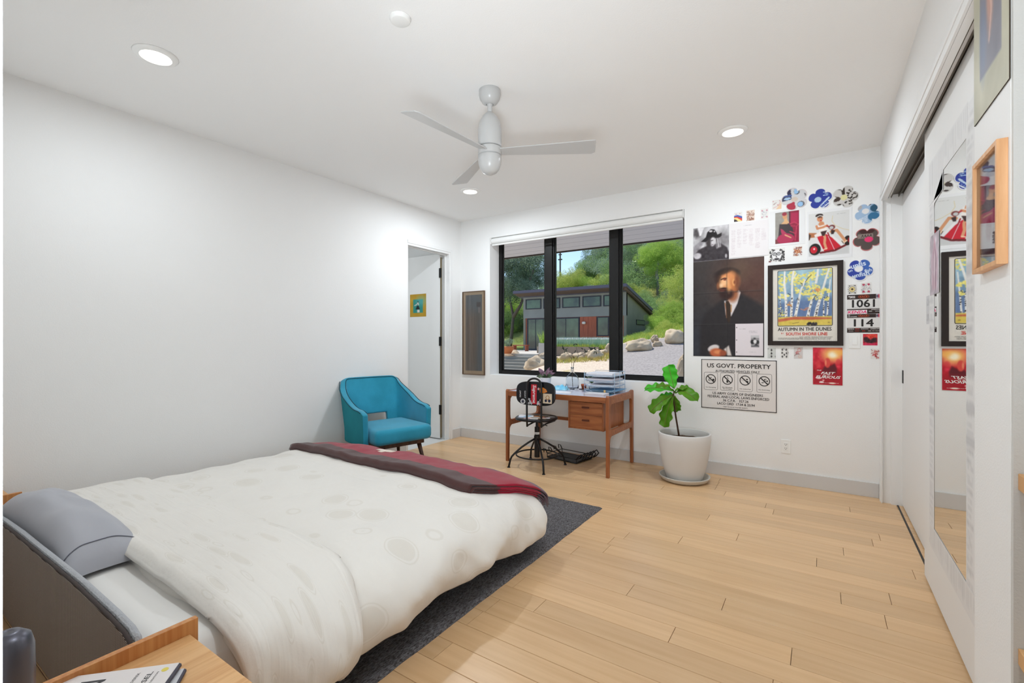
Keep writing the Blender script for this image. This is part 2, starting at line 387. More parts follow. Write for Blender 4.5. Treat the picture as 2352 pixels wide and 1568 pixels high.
# outlet and switch on the back wall
def plate(u, v, wd, hg): c = onY(u, v, YB); return c
c = onY(1805, 1025, YB); ot = thing('wall_outlet', 'white electrical outlet low on the wall right of the planter', 'outlet', (c.x, YB, c.z))
MB().box(c.x-.036, c.x+.036, YB-.005, YB, c.z-.059, c.z+.059).build('cover_plate', M['white'], ot, bevel=.002)
MB().box(c.x-.017, c.x+.017, YB-.007, YB-.0049, c.z-.034, c.z+.034).build('receptacle', M['white'], ot, bevel=.001)
s_ = MB()
for dz in (.017, -.017):
    s_.box(c.x-.008, c.x-.005, YB-.0075, YB-.0069, c.z+dz, c.z+dz+.008).box(c.x+.005, c.x+.008, YB-.0075, YB-.0069, c.z+dz, c.z+dz+.008).cyl((c.x, YB-.0069, c.z+dz-.006), (c.x, YB-.0075, c.z+dz-.006), .0028, n=8)
s_.build('slots', M['dark'], ot)
c = onY(1963, 782, YB); st = thing('light_switch', 'white light switch on the wall beneath the race number bibs', 'switch', (c.x, YB, c.z))
MB().box(c.x-.037, c.x+.037, YB-.005, YB, c.z-.062, c.z+.062).build('cover_plate', M['white'], st, bevel=.002)
MB().box(c.x-.017, c.x+.017, YB-.009, YB-.0049, c.z-.035, c.z+.035).build('rocker', M['white'], st, bevel=.002)
# ------------------------------------------------------------------ rug
def rugmat():
    m = mat('wool_rug', (120,118,121), 0.95, c2=(56,51,49), vscale=2.2, stretch=(120, 32, 20), bump=1.0, bscale=1.3, spec=0.1, sheen=0.1)
    return m
b = MB(); rx0, rx1, ry0, ry1 = -3.62, -1.335, 0.62, 3.222
def rg(u, v):
    x = rx0+(rx1-rx0)*u; y = ry0+(ry1-ry0)*v
    e = min(x-rx0, rx1-x, y-ry0, ry1-y)
    return (x+0.004*noise.noise((y*9, 0, x)), y+0.004*noise.noise((x*9, 5, y)), (0.012 if e > 0.006 else 0.0004 if e <= 0.0001 else 0.01) + (0.0025*noise.noise((x*28, y*60, 0)) if e > 0 else 0))
us = 170; b.grid(rg, us, 190)
o = b.build('rug', rugmat(), smooth=True); setp(o, 'dark charcoal wool rug under the bed on the wood floor', 'rug')
# ------------------------------------------------------------------ bed
XC, A, VB, ZT = -2.46, 0.90, 2.29, 0.405
RO, RD, SM = 0.25, 0.165, 0.46
def n3(x, y, z=0.0): return noise.noise((x, y, z))
def drape(u, v, lift=0.0, fold=1.0, sm=SM):
    """u across (0 = middle), v along the bed; cloth coordinates -> point"""
    du = max(0.0, abs(u)-A); dv = max(0.0, v-VB); sg = 1 if u >= 0 else -1
    q = (du**2.4+dv**2.4)**(1/2.4); uu = min(abs(u), A)*sg; vv = min(v, VB)
    z = ZT - 0.018*(max(0, abs(u)-0.5)/0.4)**2*(1 if abs(u) < A else 1) - 0.012
    z = ZT - 0.02*min(1, max(0, abs(uu)-0.55)/0.35)**2 - 0.03*min(1, max(0, vv-1.7)/0.6)**2
    z += 0.012*n3(u*2.2, v*2.2) + 0.010*n3(u*5+3+v*2, v*4) + 0.004*n3(u*13+v*5, v*9)
    # long soft wrinkles on the top
    wr = 0.007*math.sin(9*u+14*v+3*n3(u*2, v*2))*max(0, n3(u*1.7+9, v*1.7))*2.2
    z += wr
    if q > 0:
        ph = min(q/sm, 1.0)*math.radians(126)
        dirx, diry = (sg*du/ math.hypot(du, dv), dv/math.hypot(du, dv)) if q > 0 else (0, 0)
        tcoord = v if du > dv else u*1.0
        f = fold*min(1, q/0.12)*(0.018*math.sin(13*tcoord+9*q+3.5*n3(tcoord*2, q*3)) + 0.026*n3(tcoord*5-q*2, q*2.0+4) + 0.014*n3(tcoord*12-q*6, q*4))
        out = (RO+lift)*math.sin(ph) + f*math.sin(min(ph, PI/2)); dn = (RD+lift*0.6)*(1-math.cos(ph))
        corner = min(du, dv)/max(du, dv, 1e-6)
        out *= (1-0.06*corner)
        return Vector((XC+uu+dirx*out, vv+diry*out, z+lift-dn))
    return Vector((XC+uu, vv, z+lift))
bedding = bpy.data.materials.new('duvet_linen'); bedding.use_nodes = True; nt = bedding.node_tree; p = nt.nodes['Principled BSDF']
p.inputs['Roughness'].default_value = 0.9; p.inputs['Specular IOR Level'].default_value = 0.15; p.inputs['Sheen Weight'].default_value = 0.25
tc = nd(nt, 'ShaderNodeTexCoord'); mp = nd(nt, 'ShaderNodeMapping'); mp.inputs['Scale'].default_value = (13, 11, 1); nt.links.new(tc.outputs['UV'], mp.inputs[0])
wv = nd(nt, 'ShaderNodeTexNoise'); wv.inputs['Scale'].default_value = 2.0; nt.links.new(mp.outputs[0], wv.inputs['Vector'])
vm = nd(nt, 'ShaderNodeMix', data_type='RGBA'); vm.inputs[0].default_value = 0.06; nt.links.new(mp.outputs[0], vm.inputs[6]); nt.links.new(wv.outputs['Color'], vm.inputs[7])
vo = nd(nt, 'ShaderNodeTexVoronoi'); vo.inputs['Scale'].default_value = 1.0; vo.inputs['Randomness'].default_value = 0.75; nt.links.new(vm.outputs[2], vo.inputs['Vector'])
cr = nd(nt, 'ShaderNodeValToRGB'); e = cr.color_ramp
cA, cB = (*lin((225,221,214)), 1), (*lin((218,213,204)), 1)
e.elements[0].position = 0.0; e.elements[0].color = cB; e.elements[1].position = 0.30; e.elements[1].color = cB
for pos, c in ((0.315, cA), (0.34, cA), (0.35, cB), (0.365, cB), (0.378, cA)):
    k = e.elements.new(pos); k.color = c
nt.links.new(vo.outputs['Distance'], cr.inputs[0]); nt.links.new(cr.outputs[0], p.inputs['Base Color'])
nb = nd(nt, 'ShaderNodeTexNoise'); nb.inputs['Scale'].default_value = 9; nb.inputs['Detail'].default_value = 6; nt.links.new(tc.outputs['Object'], nb.inputs['Vector'])
bm = nd(nt, 'ShaderNodeBump'); bm.inputs['Strength'].default_value = 0.35; bm.inputs['Distance'].default_value = 0.02
nt.links.new(nb.outputs[0], bm.inputs['Height'])
mp2 = nd(nt, 'ShaderNodeMapping'); mp2.inputs['Scale'].default_value = (3, 10, 1); mp2.inputs['Rotation'].default_value = (0, 0, .55); nt.links.new(tc.outputs['UV'], mp2.inputs[0])
nb2 = nd(nt, 'ShaderNodeTexNoise'); nb2.inputs['Scale'].default_value = 1.0; nb2.inputs['Detail'].default_value = 2; nb2.inputs['Distortion'].default_value = 1.2; nt.links.new(mp2.outputs[0], nb2.inputs['Vector'])
bm2 = nd(nt, 'ShaderNodeBump'); bm2.inputs['Strength'].default_value = 0.22; bm2.inputs['Distance'].default_value = 0.03
nt.links.new(nb2.outputs[0], bm2.inputs['Height']); nt.links.new(bm.outputs[0], bm2.inputs['Normal']); nt.links.new(bm2.outputs[0], p.inputs['Normal'])

sheetm = mat('bed_sheet', (232,230,226), 0.9, bump=0.25, bscale=7, spec=0.15)
bed = thing('bed', 'low upholstered double bed with white sheet and grey fabric headboard', 'bed', (XC, 1.5, 0))
MB().box(-3.40, -1.52, .52, 2.42, .045, .15).build('bed_base', mat('bed_base_fabric', (70,66,64), 0.9), bed, bevel=.02)
for xx, yy in ((-3.3, .62), (-1.62, .62), (-3.3, 2.3), (-1.62, 2.3)):
    MB().cyl((xx, yy, .0125), (xx, yy, .05), .025, n=14).build('leg', M['black'], bed)
def matt(u, v):
    x0, x1, y0, y1 = -3.425, -1.495, .512, 2.45
    x = x0+(x1-x0)*u; y = y0+(y1-y0)*v; e = min(x-x0, x1-x, y-y0, y1-y)
    return (x, y, .36-.055*max(0, 1-e/.06)**2 + .005*n3(x*4, y*6) + .003*n3(x*12, y*10))
mb = MB().grid(matt, 70, 70)
mb.box(-3.425, -1.495, .512, 2.45, .15, .306)
mb.build('mattress', sheetm, bed, smooth=True)
hbx = [(-3.43,.30),(-3.425,.36),(-3.38,.405),(-3.25,.425),(-3.03,.440),(-2.74,.454),(-2.49,.459),(-2.23,.466),(-1.96,.472),(-1.67,.468),(-1.56,.462),(-1.52,.45),(-1.50,.42),(-1.495,.37)]
weave = bpy.data.materials.new('brown_weave'); weave.use_nodes = True; nt = weave.node_tree; p = nt.nodes['Principled BSDF']; p.inputs['Roughness'].default_value = 0.95; p.inputs['Specular IOR Level'].default_value = 0.1
tc = nd(nt, 'ShaderNodeTexCoord'); mp = nd(nt, 'ShaderNodeMapping'); mp.inputs['Rotation'].default_value = (0, math.radians(0), 0); nt.links.new(tc.outputs['Object'], mp.inputs[0])
ws = []
for ax in ('X', 'Z'):
    wv = nd(nt, 'ShaderNodeTexWave', wave_type='BANDS', bands_direction=ax); wv.inputs['Scale'].default_value = 58 if ax == 'X' else 72; wv.inputs['Distortion'].default_value = 0.25
    nt.links.new(mp.outputs[0], wv.inputs['Vector']); ws.append(wv)
mu = nd(nt, 'ShaderNodeMath', operation='MULTIPLY'); nt.links.new(ws[0].outputs['Fac'], mu.inputs[0]); nt.links.new(ws[1].outputs['Fac'], mu.inputs[1])
cr = nd(nt, 'ShaderNodeValToRGB'); cr.color_ramp.elements[0].position = .08; cr.color_ramp.elements[0].color = (*lin((92,80,73)), 1); cr.color_ramp.elements[1].position = .42; cr.color_ramp.elements[1].color = (*lin((190,178,168)), 1)
nt.links.new(mu.outputs[0], cr.inputs[0]); nt.links.new(cr.outputs[0], p.inputs['Base Color'])
bm = nd(nt, 'ShaderNodeBump'); bm.inputs['Strength'].default_value = 0.5; bm.inputs['Distance'].default_value = 0.002; nt.links.new(mu.outputs[0], bm.inputs['Height']); nt.links.new(bm.outputs[0], p.inputs['Normal'])
def hb_panel(y0, y1, dz=0):
    poly = [(x, z+dz) for x, z in hbx] + [(-1.495, .06), (-3.43, .06)]
    return MB().prism(poly, lambda a, c: (a, y0, c), lambda a, c: (a, y1, c))
hb = hb_panel(.462, .476, -.010).build('headboard', weave, bed)
hb_panel(.4765, .496).build('front_padding', mat('light_grey_felt', (176,178,182), 0.95, bump=0.6, bscale=120), hb, bevel=.008)
MB().tube([(x, .4685, z-.007) for x, z in hbx], .0055, 8).build('piping', mat('dark_piping', (70,62,60), 0.9), hb, smooth=True)
# duvet
dv_ = thing('duvet', 'white duvet with faint beige circle pattern spread over the bed', 'duvet', (XC, 1.4, ZT))
UM = A+SM; V0 = 0.69
def duv(a, c):
    u = -UM+2*UM*a; v = V0+(VB+SM-V0)*c
    p = drape(u, v)
    if v < V0+0.07:
        t = 1-(v-V0)/0.07; p.z -= 0.05*t**2.5
    p.y += 0.02*n3(u*3, 1.0)*(1-c)
    return p
o = MB().grid(duv, 190, 170).build('cover', bedding, dv_, smooth=True, solid=.02, soff=-1)
V1 = 1.15
def duv2(a, c):
    a2 = a; u = -UM+0.02+(2*UM+0.03)*a2
    ve = V1 + (0.05*n3(u*2, 7)) - (0.16*max(0, (u-A)/SM) if u > 0 else 0)
    v = V0-.012+(ve-V0+.012)*c
    p = drape(u, v, lift=.034, fold=1.3, sm=SM*(0.97))
    e = min(c*(ve-V0), (1-c)*(ve-V0))
    p.z -= 0.036*max(0, 1-e/0.05)**2.2
    if u > A: 
        k = max(0, 1-e/0.05)**2; p.x -= 0.03*k
    p.z += 0.012*math.sin(PI*c)*max(0, 1-abs(u)/UM)
    if u > A and c > 0.5: p.x += 0.02*(u-A)/SM*(c-.5)*2
    return p
MB().grid(duv2, 150, 60).build('folded_end', bedding, dv_, smooth=True, solid=.016, soff=-1)
# pillow
pil = mat('grey_pillowcase', (168,169,176), 0.7, bump=0.3, bscale=9, sheen=0.2)
pt = thing('pillow', 'grey pillow at the head of the bed against the headboard', 'pillow', (-2.80, .63, .38))
def pill(s):
    def fn(a, c):
        u = 2*a-1; v = 2*c-1
        t = (max(0, 1-abs(u)**3)**.55)*(max(0, 1-abs(v)**3)**.5)
        px = u*.575*(1-.04*(1-v*v)); py = v*.125*(1-.05*(1-u*u))
        wr = .012*n3(u*3, v*2, 4)+.006*math.sin(9*u+5*v)*abs(u)
        z = .386+t*(.150+wr-.02*v) if s > 0 else .386-.018*t
        return (-2.80+px, .632+py+.012*abs(u)**4*(1 if v > 0 else -1), z-.006*abs(u)**8)
    return fn
MB().grid(pill(1), 72, 36).grid(lambda a, c: pill(-1)(1-a, c), 60, 20).build('pillowcase', pil, pt, smooth=True)
MB().tube([tuple(Vector(pill(1)(0.935, a/60))+Vector((.001, 0, .001))) for a in range(3, 57)], .0022, 6).build('seam_flange', mat('pillow_seam', (110,111,122), 0.8), pt, smooth=True)
# throw blanket
wool = bpy.data.materials.new('striped_wool'); wool.use_nodes = True; nt = wool.node_tree; p = nt.nodes['Principled BSDF']; p.inputs['Roughness'].default_value = 1; p.inputs['Specular IOR Level'].default_value = 0.1; p.inputs['Sheen Weight'].default_value = 0.35
tc = nd(nt, 'ShaderNodeTexCoord'); sp = nd(nt, 'ShaderNodeSeparateXYZ'); nt.links.new(tc.outputs['UV'], sp.inputs[0])
nz = nd(nt, 'ShaderNodeTexNoise'); nz.inputs['Scale'].default_value = 260; nt.links.new(tc.outputs['Object'], nz.inputs['Vector'])
ma = nd(nt, 'ShaderNodeMath', operation='MULTIPLY_ADD'); ma.inputs[1].default_value = 0.03; nt.links.new(nz.outputs[0], ma.inputs[0]); nt.links.new(sp.outputs[1], ma.inputs[2])
cr = nd(nt, 'ShaderNodeValToRGB'); cr.color_ramp.interpolation = 'CONSTANT'; e = cr.color_ramp
e.elements[0].color = (*lin((76,46,44)), 1); e.elements[1].position = .33; e.elements[1].color = (*lin((146,16,42)), 1)
k = e.elements.new(.80); k.color = (*lin((92,66,78)), 1)
nt.links.new(ma.outputs[0], cr.inputs[0])
n2 = nd(nt, 'ShaderNodeTexNoise'); n2.inputs['Scale'].default_value = 420; n2.inputs['Detail'].default_value = 1; nt.links.new(tc.outputs['Object'], n2.inputs['Vector'])
mx = nd(nt, 'ShaderNodeMix', data_type='RGBA', blend_type='OVERLAY'); mx.inputs[0].default_value = .85; nt.links.new(cr.outputs[0], mx.inputs[6]); nt.links.new(n2.outputs[0], mx.inputs[7]); nt.links.new(mx.outputs[2], p.inputs['Base Color'])
bm = nd(nt, 'ShaderNodeBump'); bm.inputs['Strength'].default_value = .45; bm.inputs['Distance'].default_value = .003; nt.links.new(n2.outputs[0], bm.inputs['Height']); nt.links.new(bm.outputs[0], p.inputs['Normal'])
bl = thing('throw_blanket', 'folded maroon wool blanket with red stripe and white cross across the foot of the bed', 'blanket', (XC, 2.3, ZT))
def blank(lift, x_end, dv0=0.0):
    def fn(a, c):
        u = (-0.99 - XC*0) + (a)*(x_end - (-0.99))
        # front corner ends short, the far corner hangs over the side
        u += (a**2)*(-.10+.28*c) if a > 0 else 0
        v = 2.085 + dv0 + .40*c + .02*n3(u*2, 3) - .05*a*(1-c)
        p = drape(u, v, lift=lift, fold=.3)
        p.z += .009*n3(u*5, v*7, 2) + .010*max(0, n3(u*2, v*9, 5)) + .004*n3(u*14, v*12, 3)
        p.z -= lift*.8*max(0, 1-min(c, 1-c)/.05)**2 if c < .05 or c > .95 else 0
        return p
    return fn
for i, (lf, xe, dd) in enumerate(((.052, .925, 0), (.038, .94, .006), (.024, .93, .002), (.012, .935, .004))):
    MB().grid(blank(lf, xe, dd), 110, 26).build('fold_layer', wool, bl, smooth=True, solid=.008)
cf = blank(.0535, .925)
def crossfn(u0, v0, w_, h_):
    return lambda a, c: Vector(cf(u0+w_*a, v0+h_*c))+Vector((0, 0, .0015))
cm = mat('cream_felt', (226,214,200), 0.9)
mb = MB().grid(crossfn(.405, .50, .020, .20), 4, 6).grid(crossfn(.373, .565, .085, .07), 6, 4)
mb.build('cross_patch', cm, bl, smooth=True, solid=.003)
# ------------------------------------------------------------------ bedside tables
def nightstand(label, x0, x1, lipx, sgn):
    t = thing('bedside_table', label, 'table', ((x0+x1)/2, .37, 0))
    zt = .418
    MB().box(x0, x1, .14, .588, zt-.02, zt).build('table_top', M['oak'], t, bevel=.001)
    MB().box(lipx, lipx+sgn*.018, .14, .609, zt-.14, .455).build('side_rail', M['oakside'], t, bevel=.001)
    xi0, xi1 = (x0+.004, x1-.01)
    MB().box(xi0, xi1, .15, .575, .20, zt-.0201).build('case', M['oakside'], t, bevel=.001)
    d = MB().box(xi0+.02, xi1-.02, .5751, .586, .215, zt-.035).build('drawer_front', M['oak'], t, bevel=.002)
    for xx in (xi0+.03, xi1-.03):
        for yy in (.18, .54):
            MB().cyl((xx, yy, .0005), (xx, yy, .2), .010, .016, n=14).build('leg', M['oakside'], t)
    return t
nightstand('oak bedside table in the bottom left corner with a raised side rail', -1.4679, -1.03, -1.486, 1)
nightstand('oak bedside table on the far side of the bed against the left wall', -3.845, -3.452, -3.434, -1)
# magazines
Am = onZ(412, 1521, .443); Bm = onZ(130, 1558, .443); ax = (Bm-Am); ax.z = 0; ax.normalize(); ay = Vector((-ax.y, ax.x, 0))
if ay.y > 0: ay = -ay
def magazine(name, label, z0, z1, off, rot, cover, letter=True, Lx=.235, Ly=.27):
    R_ = Matrix.Rotation(rot, 3, 'Z'); a_ = R_ @ ax; b_ = R_ @ ay; c0 = Am + off
    t = thing(name, label, 'magazine', (c0.x, c0.y, z0))
    f = lambda i, j, z: Vector((c0.x, c0.y, z)) + a_*i + b_*j
    vs = [f(i, j, z) for z in (z0+.0012, z1-.0012) for i, j in ((.001,.001),(Lx-.002,.001),(Lx-.002,Ly-.002),(.001,Ly-.002))]
    fs = [(0,1,2,3),(7,6,5,4),(0,4,5,1),(1,5,6,2),(2,6,7,3),(3,7,4,0)]
    MB().add(vs, fs).build('pages', mat('magazine_pages', (228,228,226), 0.8), t)
    for za, zb in ((z0, z0+.001), (z1-.001, z1)):
        vs = [f(i, j, z) for z in (za, zb) for i, j in ((0,0),(Lx,0),(Lx,Ly),(0,Ly))]
        MB().add(vs, fs).build('cover_sheet', cover, t)
    MB().tube([f(0.0, 0, (z0+z1)/2), f(0.0, Ly, (z0+z1)/2)], (z1-z0)*.45, 6).build('spine', mat('magazine_spine', (62,60,74), 0.5), t)
    if letter:
        lt = MB(); zf = z1+.0003
        fn = lambda p, q: f(p, q, zf)
        ink = mat('magazine_ink', (60,60,62), 0.6)
        # lines of type running along the short side (read from the table's right)
        def tx(body, i, j, h, w, bold=0): lt.text(body, lambda a, b: f(i+b, j-a, zf), w=w, h=h, bold=bold)
        tx('CAROUSEL', .050, .085, .0105, .125, .004)
        tx('ARTS  WALK  DEREK', .076, .075, .006, .11); tx('SERIES', .086, .075, .0055, .04)
        tx('ISSUE THREE  SUMMER EDITION', .034, .085, .004, .12)
        lt.text('N', lambda a, b: f(.165+b, .05-a, zf), h=.05, bold=.0)
        lt.build('lettering', ink, t)
        MB().cyl(f(.022, .020, z1), f(.022, .020, z1+.0004), .0075, n=14).build('yellow_dot', mat('yellow_print', (226,208,96), 0.6), t)
    return t
magazine('magazine', 'magazine lying underneath the white one on the bedside table', .4182, .4300, Vector((.012, .006, 0)), .09, mat('cover_grey', (205,206,210), 0.4), False)
magazine('magazine', 'white CAROUSEL magazine on top of the stack on the bedside table', .4302, .4430, Vector((0,0,0)), 0, mat('cover_white', (226,220,218), 0.35))
# bedside lamp at the very left
gm = mat('dark_grey_metal', (92,92,102), 0.35, metal=0.7, coat=0.2)
lx, ly = -1.262, .205
t = thing('bedside_lamp', 'dark grey metal bedside lamp cut off by the left edge of the picture', 'lamp', (lx, ly, .418))
MB().lathe([(0.001,.0),(.05,.0),(.052,.004),(.05,.010),(.01,.013),(.006,.02),(.006,.12)], (lx, ly, .4182), 28).build('stand', gm, t, smooth=True)
MB().lathe([(.030,.115),(.036,.13),(.037,.20),(.036,.245),(.031,.265),(.018,.276),(.0005,.279)], (lx, ly, .4182), 36).build('shade', gm, t, smooth=True, solid=.002)
# ------------------------------------------------------------------ ceiling fan
fx, fy = -1.673, 2.283
fw = mat('fan_white', (188,188,187), 0.3, spec=0.5)
fan = thing('ceiling_fan', 'white three blade ceiling fan with capsule shaped motor', 'fan', (fx, fy, H))
MB().lathe([(.062,0),(.066,-.004),(.066,-.03),(.060,-.055),(.045,-.078),(.030,-.088),(.022,-.089)], (fx, fy, H), 40).build('canopy', fw, fan, smooth=True)
MB().lathe([(.018,-.082),(.020,-.09),(.014,-.10),(.016,-.112),(.014,-.135),(.013,-.15)], (fx, fy, H), 24).build('downrod', fw, fan, smooth=True)
MB().lathe([(.013,-.132),(.022,-.138),(.044,-.160),(.060,-.19),(.068,-.215),(.0705,-.235),(.0715,-.238),(.0715,-.340),(.0700,-.344),(.0640,-.346)], (fx, fy, H), 48).build('motor_housing', fw, fan, smooth=True)
MB().lathe([(.060,-.344),(.060,-.350),(.0705,-.352),(.0715,-.356),(.0715,-.392),(.0705,-.395),(.060,-.397),(.060,-.401)], (fx, fy, H), 48).build('blade_hub', fw, fan, smooth=True)
MB().lathe([(.060,-.399),(.0700,-.401),(.0715,-.404),(.0715,-.425),(.068,-.452),(.058,-.480),(.042,-.500),(.020,-.512),(.0005,-.515)], (fx, fy, H), 48).build('lower_cap', fw, fan, smooth=True)
for ang in (26.5, 147, 266):
    R_ = Matrix.Translation((fx, fy, H-.374)) @ Matrix.Rotation(math.radians(ang), 4, 'Z') @ Matrix.Rotation(math.radians(-14), 4, 'X')
    out = [(.055, -.030), (.60, -.061), (.628, -.062), (.633, -.055), (.633, .050), (.612, .063), (.055, .034)]
    MB().prism(out, lambda a, c: R_ @ Vector((a, c, -.003)), lambda a, c: R_ @ Vector((a, c, .003))).build('blade', fw, fan, bevel=.002)
# ------------------------------------------------------------------ desk
DX0, DX1, DY0_, DY1_, DZT = -2.690, -1.575, 3.945, 4.612, .735
desk = thing('writing_desk', 'mid century teak desk with pale top and two drawers under the window', 'desk', ((DX0+DX1)/2, (DY0_+DY1_)/2, 0))
def arc(cx, cy, r, a0, a1, n=6): return [(cx+r*math.cos(math.radians(a0+(a1-a0)*i/n)), cy+r*math.sin(math.radians(a0+(a1-a0)*i/n))) for i in range(n+1)]
for xs_, sx in ((DX0, 1), (DX1-.030, 1)):
    x0, x1 = xs_, xs_+.030
    F0 = lambda a, c: (x0, a, c); F1 = lambda a, c: (x1, a, c)
    for (yo, d) in ((DY0_, 1), (DY1_, -1)):
        # leg outline: broad at the rail, tapering to the floor (a = y, c = z)
        P_ = [(0, .0005), (.030, .0005), (.034, .30), (.040, .335)] + [(.052, .352), (.075, .365)] + [(.075, .418), (.058, .425), (.050, .44), (.046, .47)] + [(.046, .60), (.052, .636), (.075, .655)] + [(.075, DZT-.012), (.012, DZT), (0, DZT-.015)]
        if d == 1 and False: pass
        poly = [(yo+d*a, c) for a, c in P_]
        if d < 0: poly = poly[::-1]
        MB().prism(poly, F0, F1).build('leg', M['teakv'], desk, bevel=.004)
    MB().box(x0+.001, x1-.001, DY0_+.075, DY1_-.075, .655, DZT-.012).build('side_rail', M['teak'], desk, bevel=.003)
    MB().box(x0+.001, x1-.001, DY0_+.075, DY1_-.075, .365, .418).build('lower_rail', M['teak'], desk, bevel=.003)
lam = mat('pale_laminate', (206,206,220), 0.22, spec=0.5)
MB().box(DX0+.031, DX1-.031, DY0_+.012, DY1_-.002, .700, .7185).build('desk_top', lam, desk, bevel=.001)
MB().box(DX0+.031, DX1-.031, DY0_+.002, DY0_+.0119, .668, .7195).build('front_apron', M['teak'], desk, bevel=.002)
MB().box(DX0+.031, DX1-.031, DY1_-.035, DY1_-.015, .655, .6999).build('back_apron', M['teak'], desk, bevel=.002)
MB().box(DX0+.031, DX1-.031, 4.50, 4.522, .372, .405).build('stretcher', M['teak'], desk, bevel=.002)
px0, px1, py0, py1 = -1.995, -1.640, 3.985, 4.50
MB().box(px0, px0+.014, py0-.004, py1, .405, .6679).box(px1-.014, px1, py0-.004, py1, .405, .6679).box(px0+.014, px1-.014, py0+.004, py1, .405, .418).box(px0+.014, px1-.014, py1-.012, py1, .418, .6679).build('drawer_case', M['teakv'], desk, bevel=.001)
grip = mat('routed_grip', (88,42,22), 0.6)
for z0, z1 in ((.4195, .5375), (.539, .6575)):
    d = MB().box(px0+.0155, px1-.0155, py0, py0+.4, z0, z1).build('drawer', M['teak'], desk, bevel=.001)
    cx = (px0+px1)/2; cz = (z0+z1)/2+.012
    ring = []
    for k in range(28):
        a = 2*PI*k/28; ring.append((cx+math.copysign(.030, math.cos(a))+.012*math.cos(a), py0-.002, cz+.012*math.sin(a)))
    MB().tube(ring, .0035, 6, closed=True).build('handle', M['teak'], d, smooth=True)
    MB().prism([(p[0], p[2]) for p in ring], lambda a, c: (a, py0-.0012, c), lambda a, c: (a, py0-.0004, c)).build('grip_recess', grip, d)
# ------------------------------------------------------------------ swivel chair
cx, cy = -2.32, 3.95
ck = mat('black_tube_steel', (22,21,22), 0.38, spec=0.5)
wc = thing('swivel_chair', 'black industrial swivel chair with sticker covered seat and back at the desk', 'chair', (cx, cy, 0))
feet = [(-2.118,3.729), (-2.527,3.752), (-2.105,4.144), (-2.528,4.170)]
for fxx, fyy in feet:
    dx, dy = fxx-cx, fyy-cy
    pts = [(cx+dx*t_, cy+dy*t_, z) for t_, z in ((.06,.272),(.30,.235),(.55,.19),(.78,.135),(.88,.105),(.93,.075),(.96,.035),(.985,.006))]
    l = MB().tube(pts, .0095, 10).build('leg', ck, wc, smooth=True)
    MB().cyl((cx+dx*.985, cy+dy*.985, .0002), (cx+dx*.985, cy+dy*.985, .010), .016, .012, n=14).build('foot', ck, l)
MB().tube([(cx+.205*math.cos(2*PI*k/40), cy+.205*math.sin(2*PI*k/40), .115) for k in range(40)], .0075, 8, closed=True).build('foot_ring', ck, wc, smooth=True)
MB().cyl((cx,cy,.09), (cx,cy,.27), .026, n=20).cyl((cx,cy,.27),(cx,cy,.30),.030,n=20).cyl((cx,cy,.3),(cx,cy,.385),.024,n=20).cyl((cx,cy,.385),(cx,cy,.455),.014,n=16).build('column', ck, wc)
sl = MB().cyl((cx,cy,.315),(cx,cy,.336),.0255,n=24).build('column_label', mat('white_sticker', (225,225,225), 0.5), wc)
MB().text('TOP 27', lambda a, c: (cx+.026*math.sin(a/.026+.35), cy-.0262*math.cos(a/.026+.35), .3255+c), w=.03, h=.008, bold=.02).build('lettering', ck, sl)
MB().tube([(cx, cy-.01, .445), (cx+.05, cy-.05, .440), (cx+.165, cy-.09, .425)], .004, 8).build('lever', ck, wc, smooth=True)
# seat: rounded board with stickers
def seat_pt(r, a): return (r*.205*(math.copysign(abs(math.cos(a))**.85, math.cos(a))), r*.195*(math.copysign(abs(math.sin(a))**.85, math.sin(a))))
SA = math.radians(17)
def srot(x, y): return (cx+x*math.cos(SA)-y*math.sin(SA), cy-.01+x*math.sin(SA)+y*math.cos(SA))
mb = MB(); N = 48
for z, r in ((.462, .0), (.462, .95), (.468, 1.0), (.480, 1.0), (.486, .97), (.484, .0)):
    for k in range(N):
        q = srot(*seat_pt(r, 2*PI*k/N)); mb.v.append((q[0], q[1], z))
for j in range(5):
    for k in range(N): mb.f.append((j*N+k, j*N+(k+1) % N, (j+1)*N+(k+1) % N, (j+1)*N+k)); mb.mi.append(0)
seat = mb.build('seat', mat('black_plywood', (20,18,20), 0.35), wc, smooth=False)
def disc_patch(x, y, rx, ry, ang, z, n=14, sq=1.0):
    mb = MB(); pts = []
    for k in range(n):
        a = 2*PI*(k+.5)/n; c_, s_ = math.cos(a), math.sin(a)
        px_, py_ = rx*math.copysign(abs(c_)**sq, c_), ry*math.copysign(abs(s_)**sq, s_)
        pts.append(srot(x+px_*math.cos(ang)-py_*math.sin(ang), y+px_*math.sin(ang)+py_*math.cos(ang)))
    return mb.prism(pts, lambda a, c: (a, c, z), lambda a, c: (a, c, z+.0006))
SC = {k: mat('sticker_'+k, v, 0.35) for k, v in dict(white=(228,228,230), pale_blue=(190,206,230), sky=(120,170,200), red=(196,24,42), orange=(220,130,50), cream=(214,196,170), pink=(226,180,184), grey=(150,150,152), tan=(170,132,90), navy=(28,32,60)).items()}
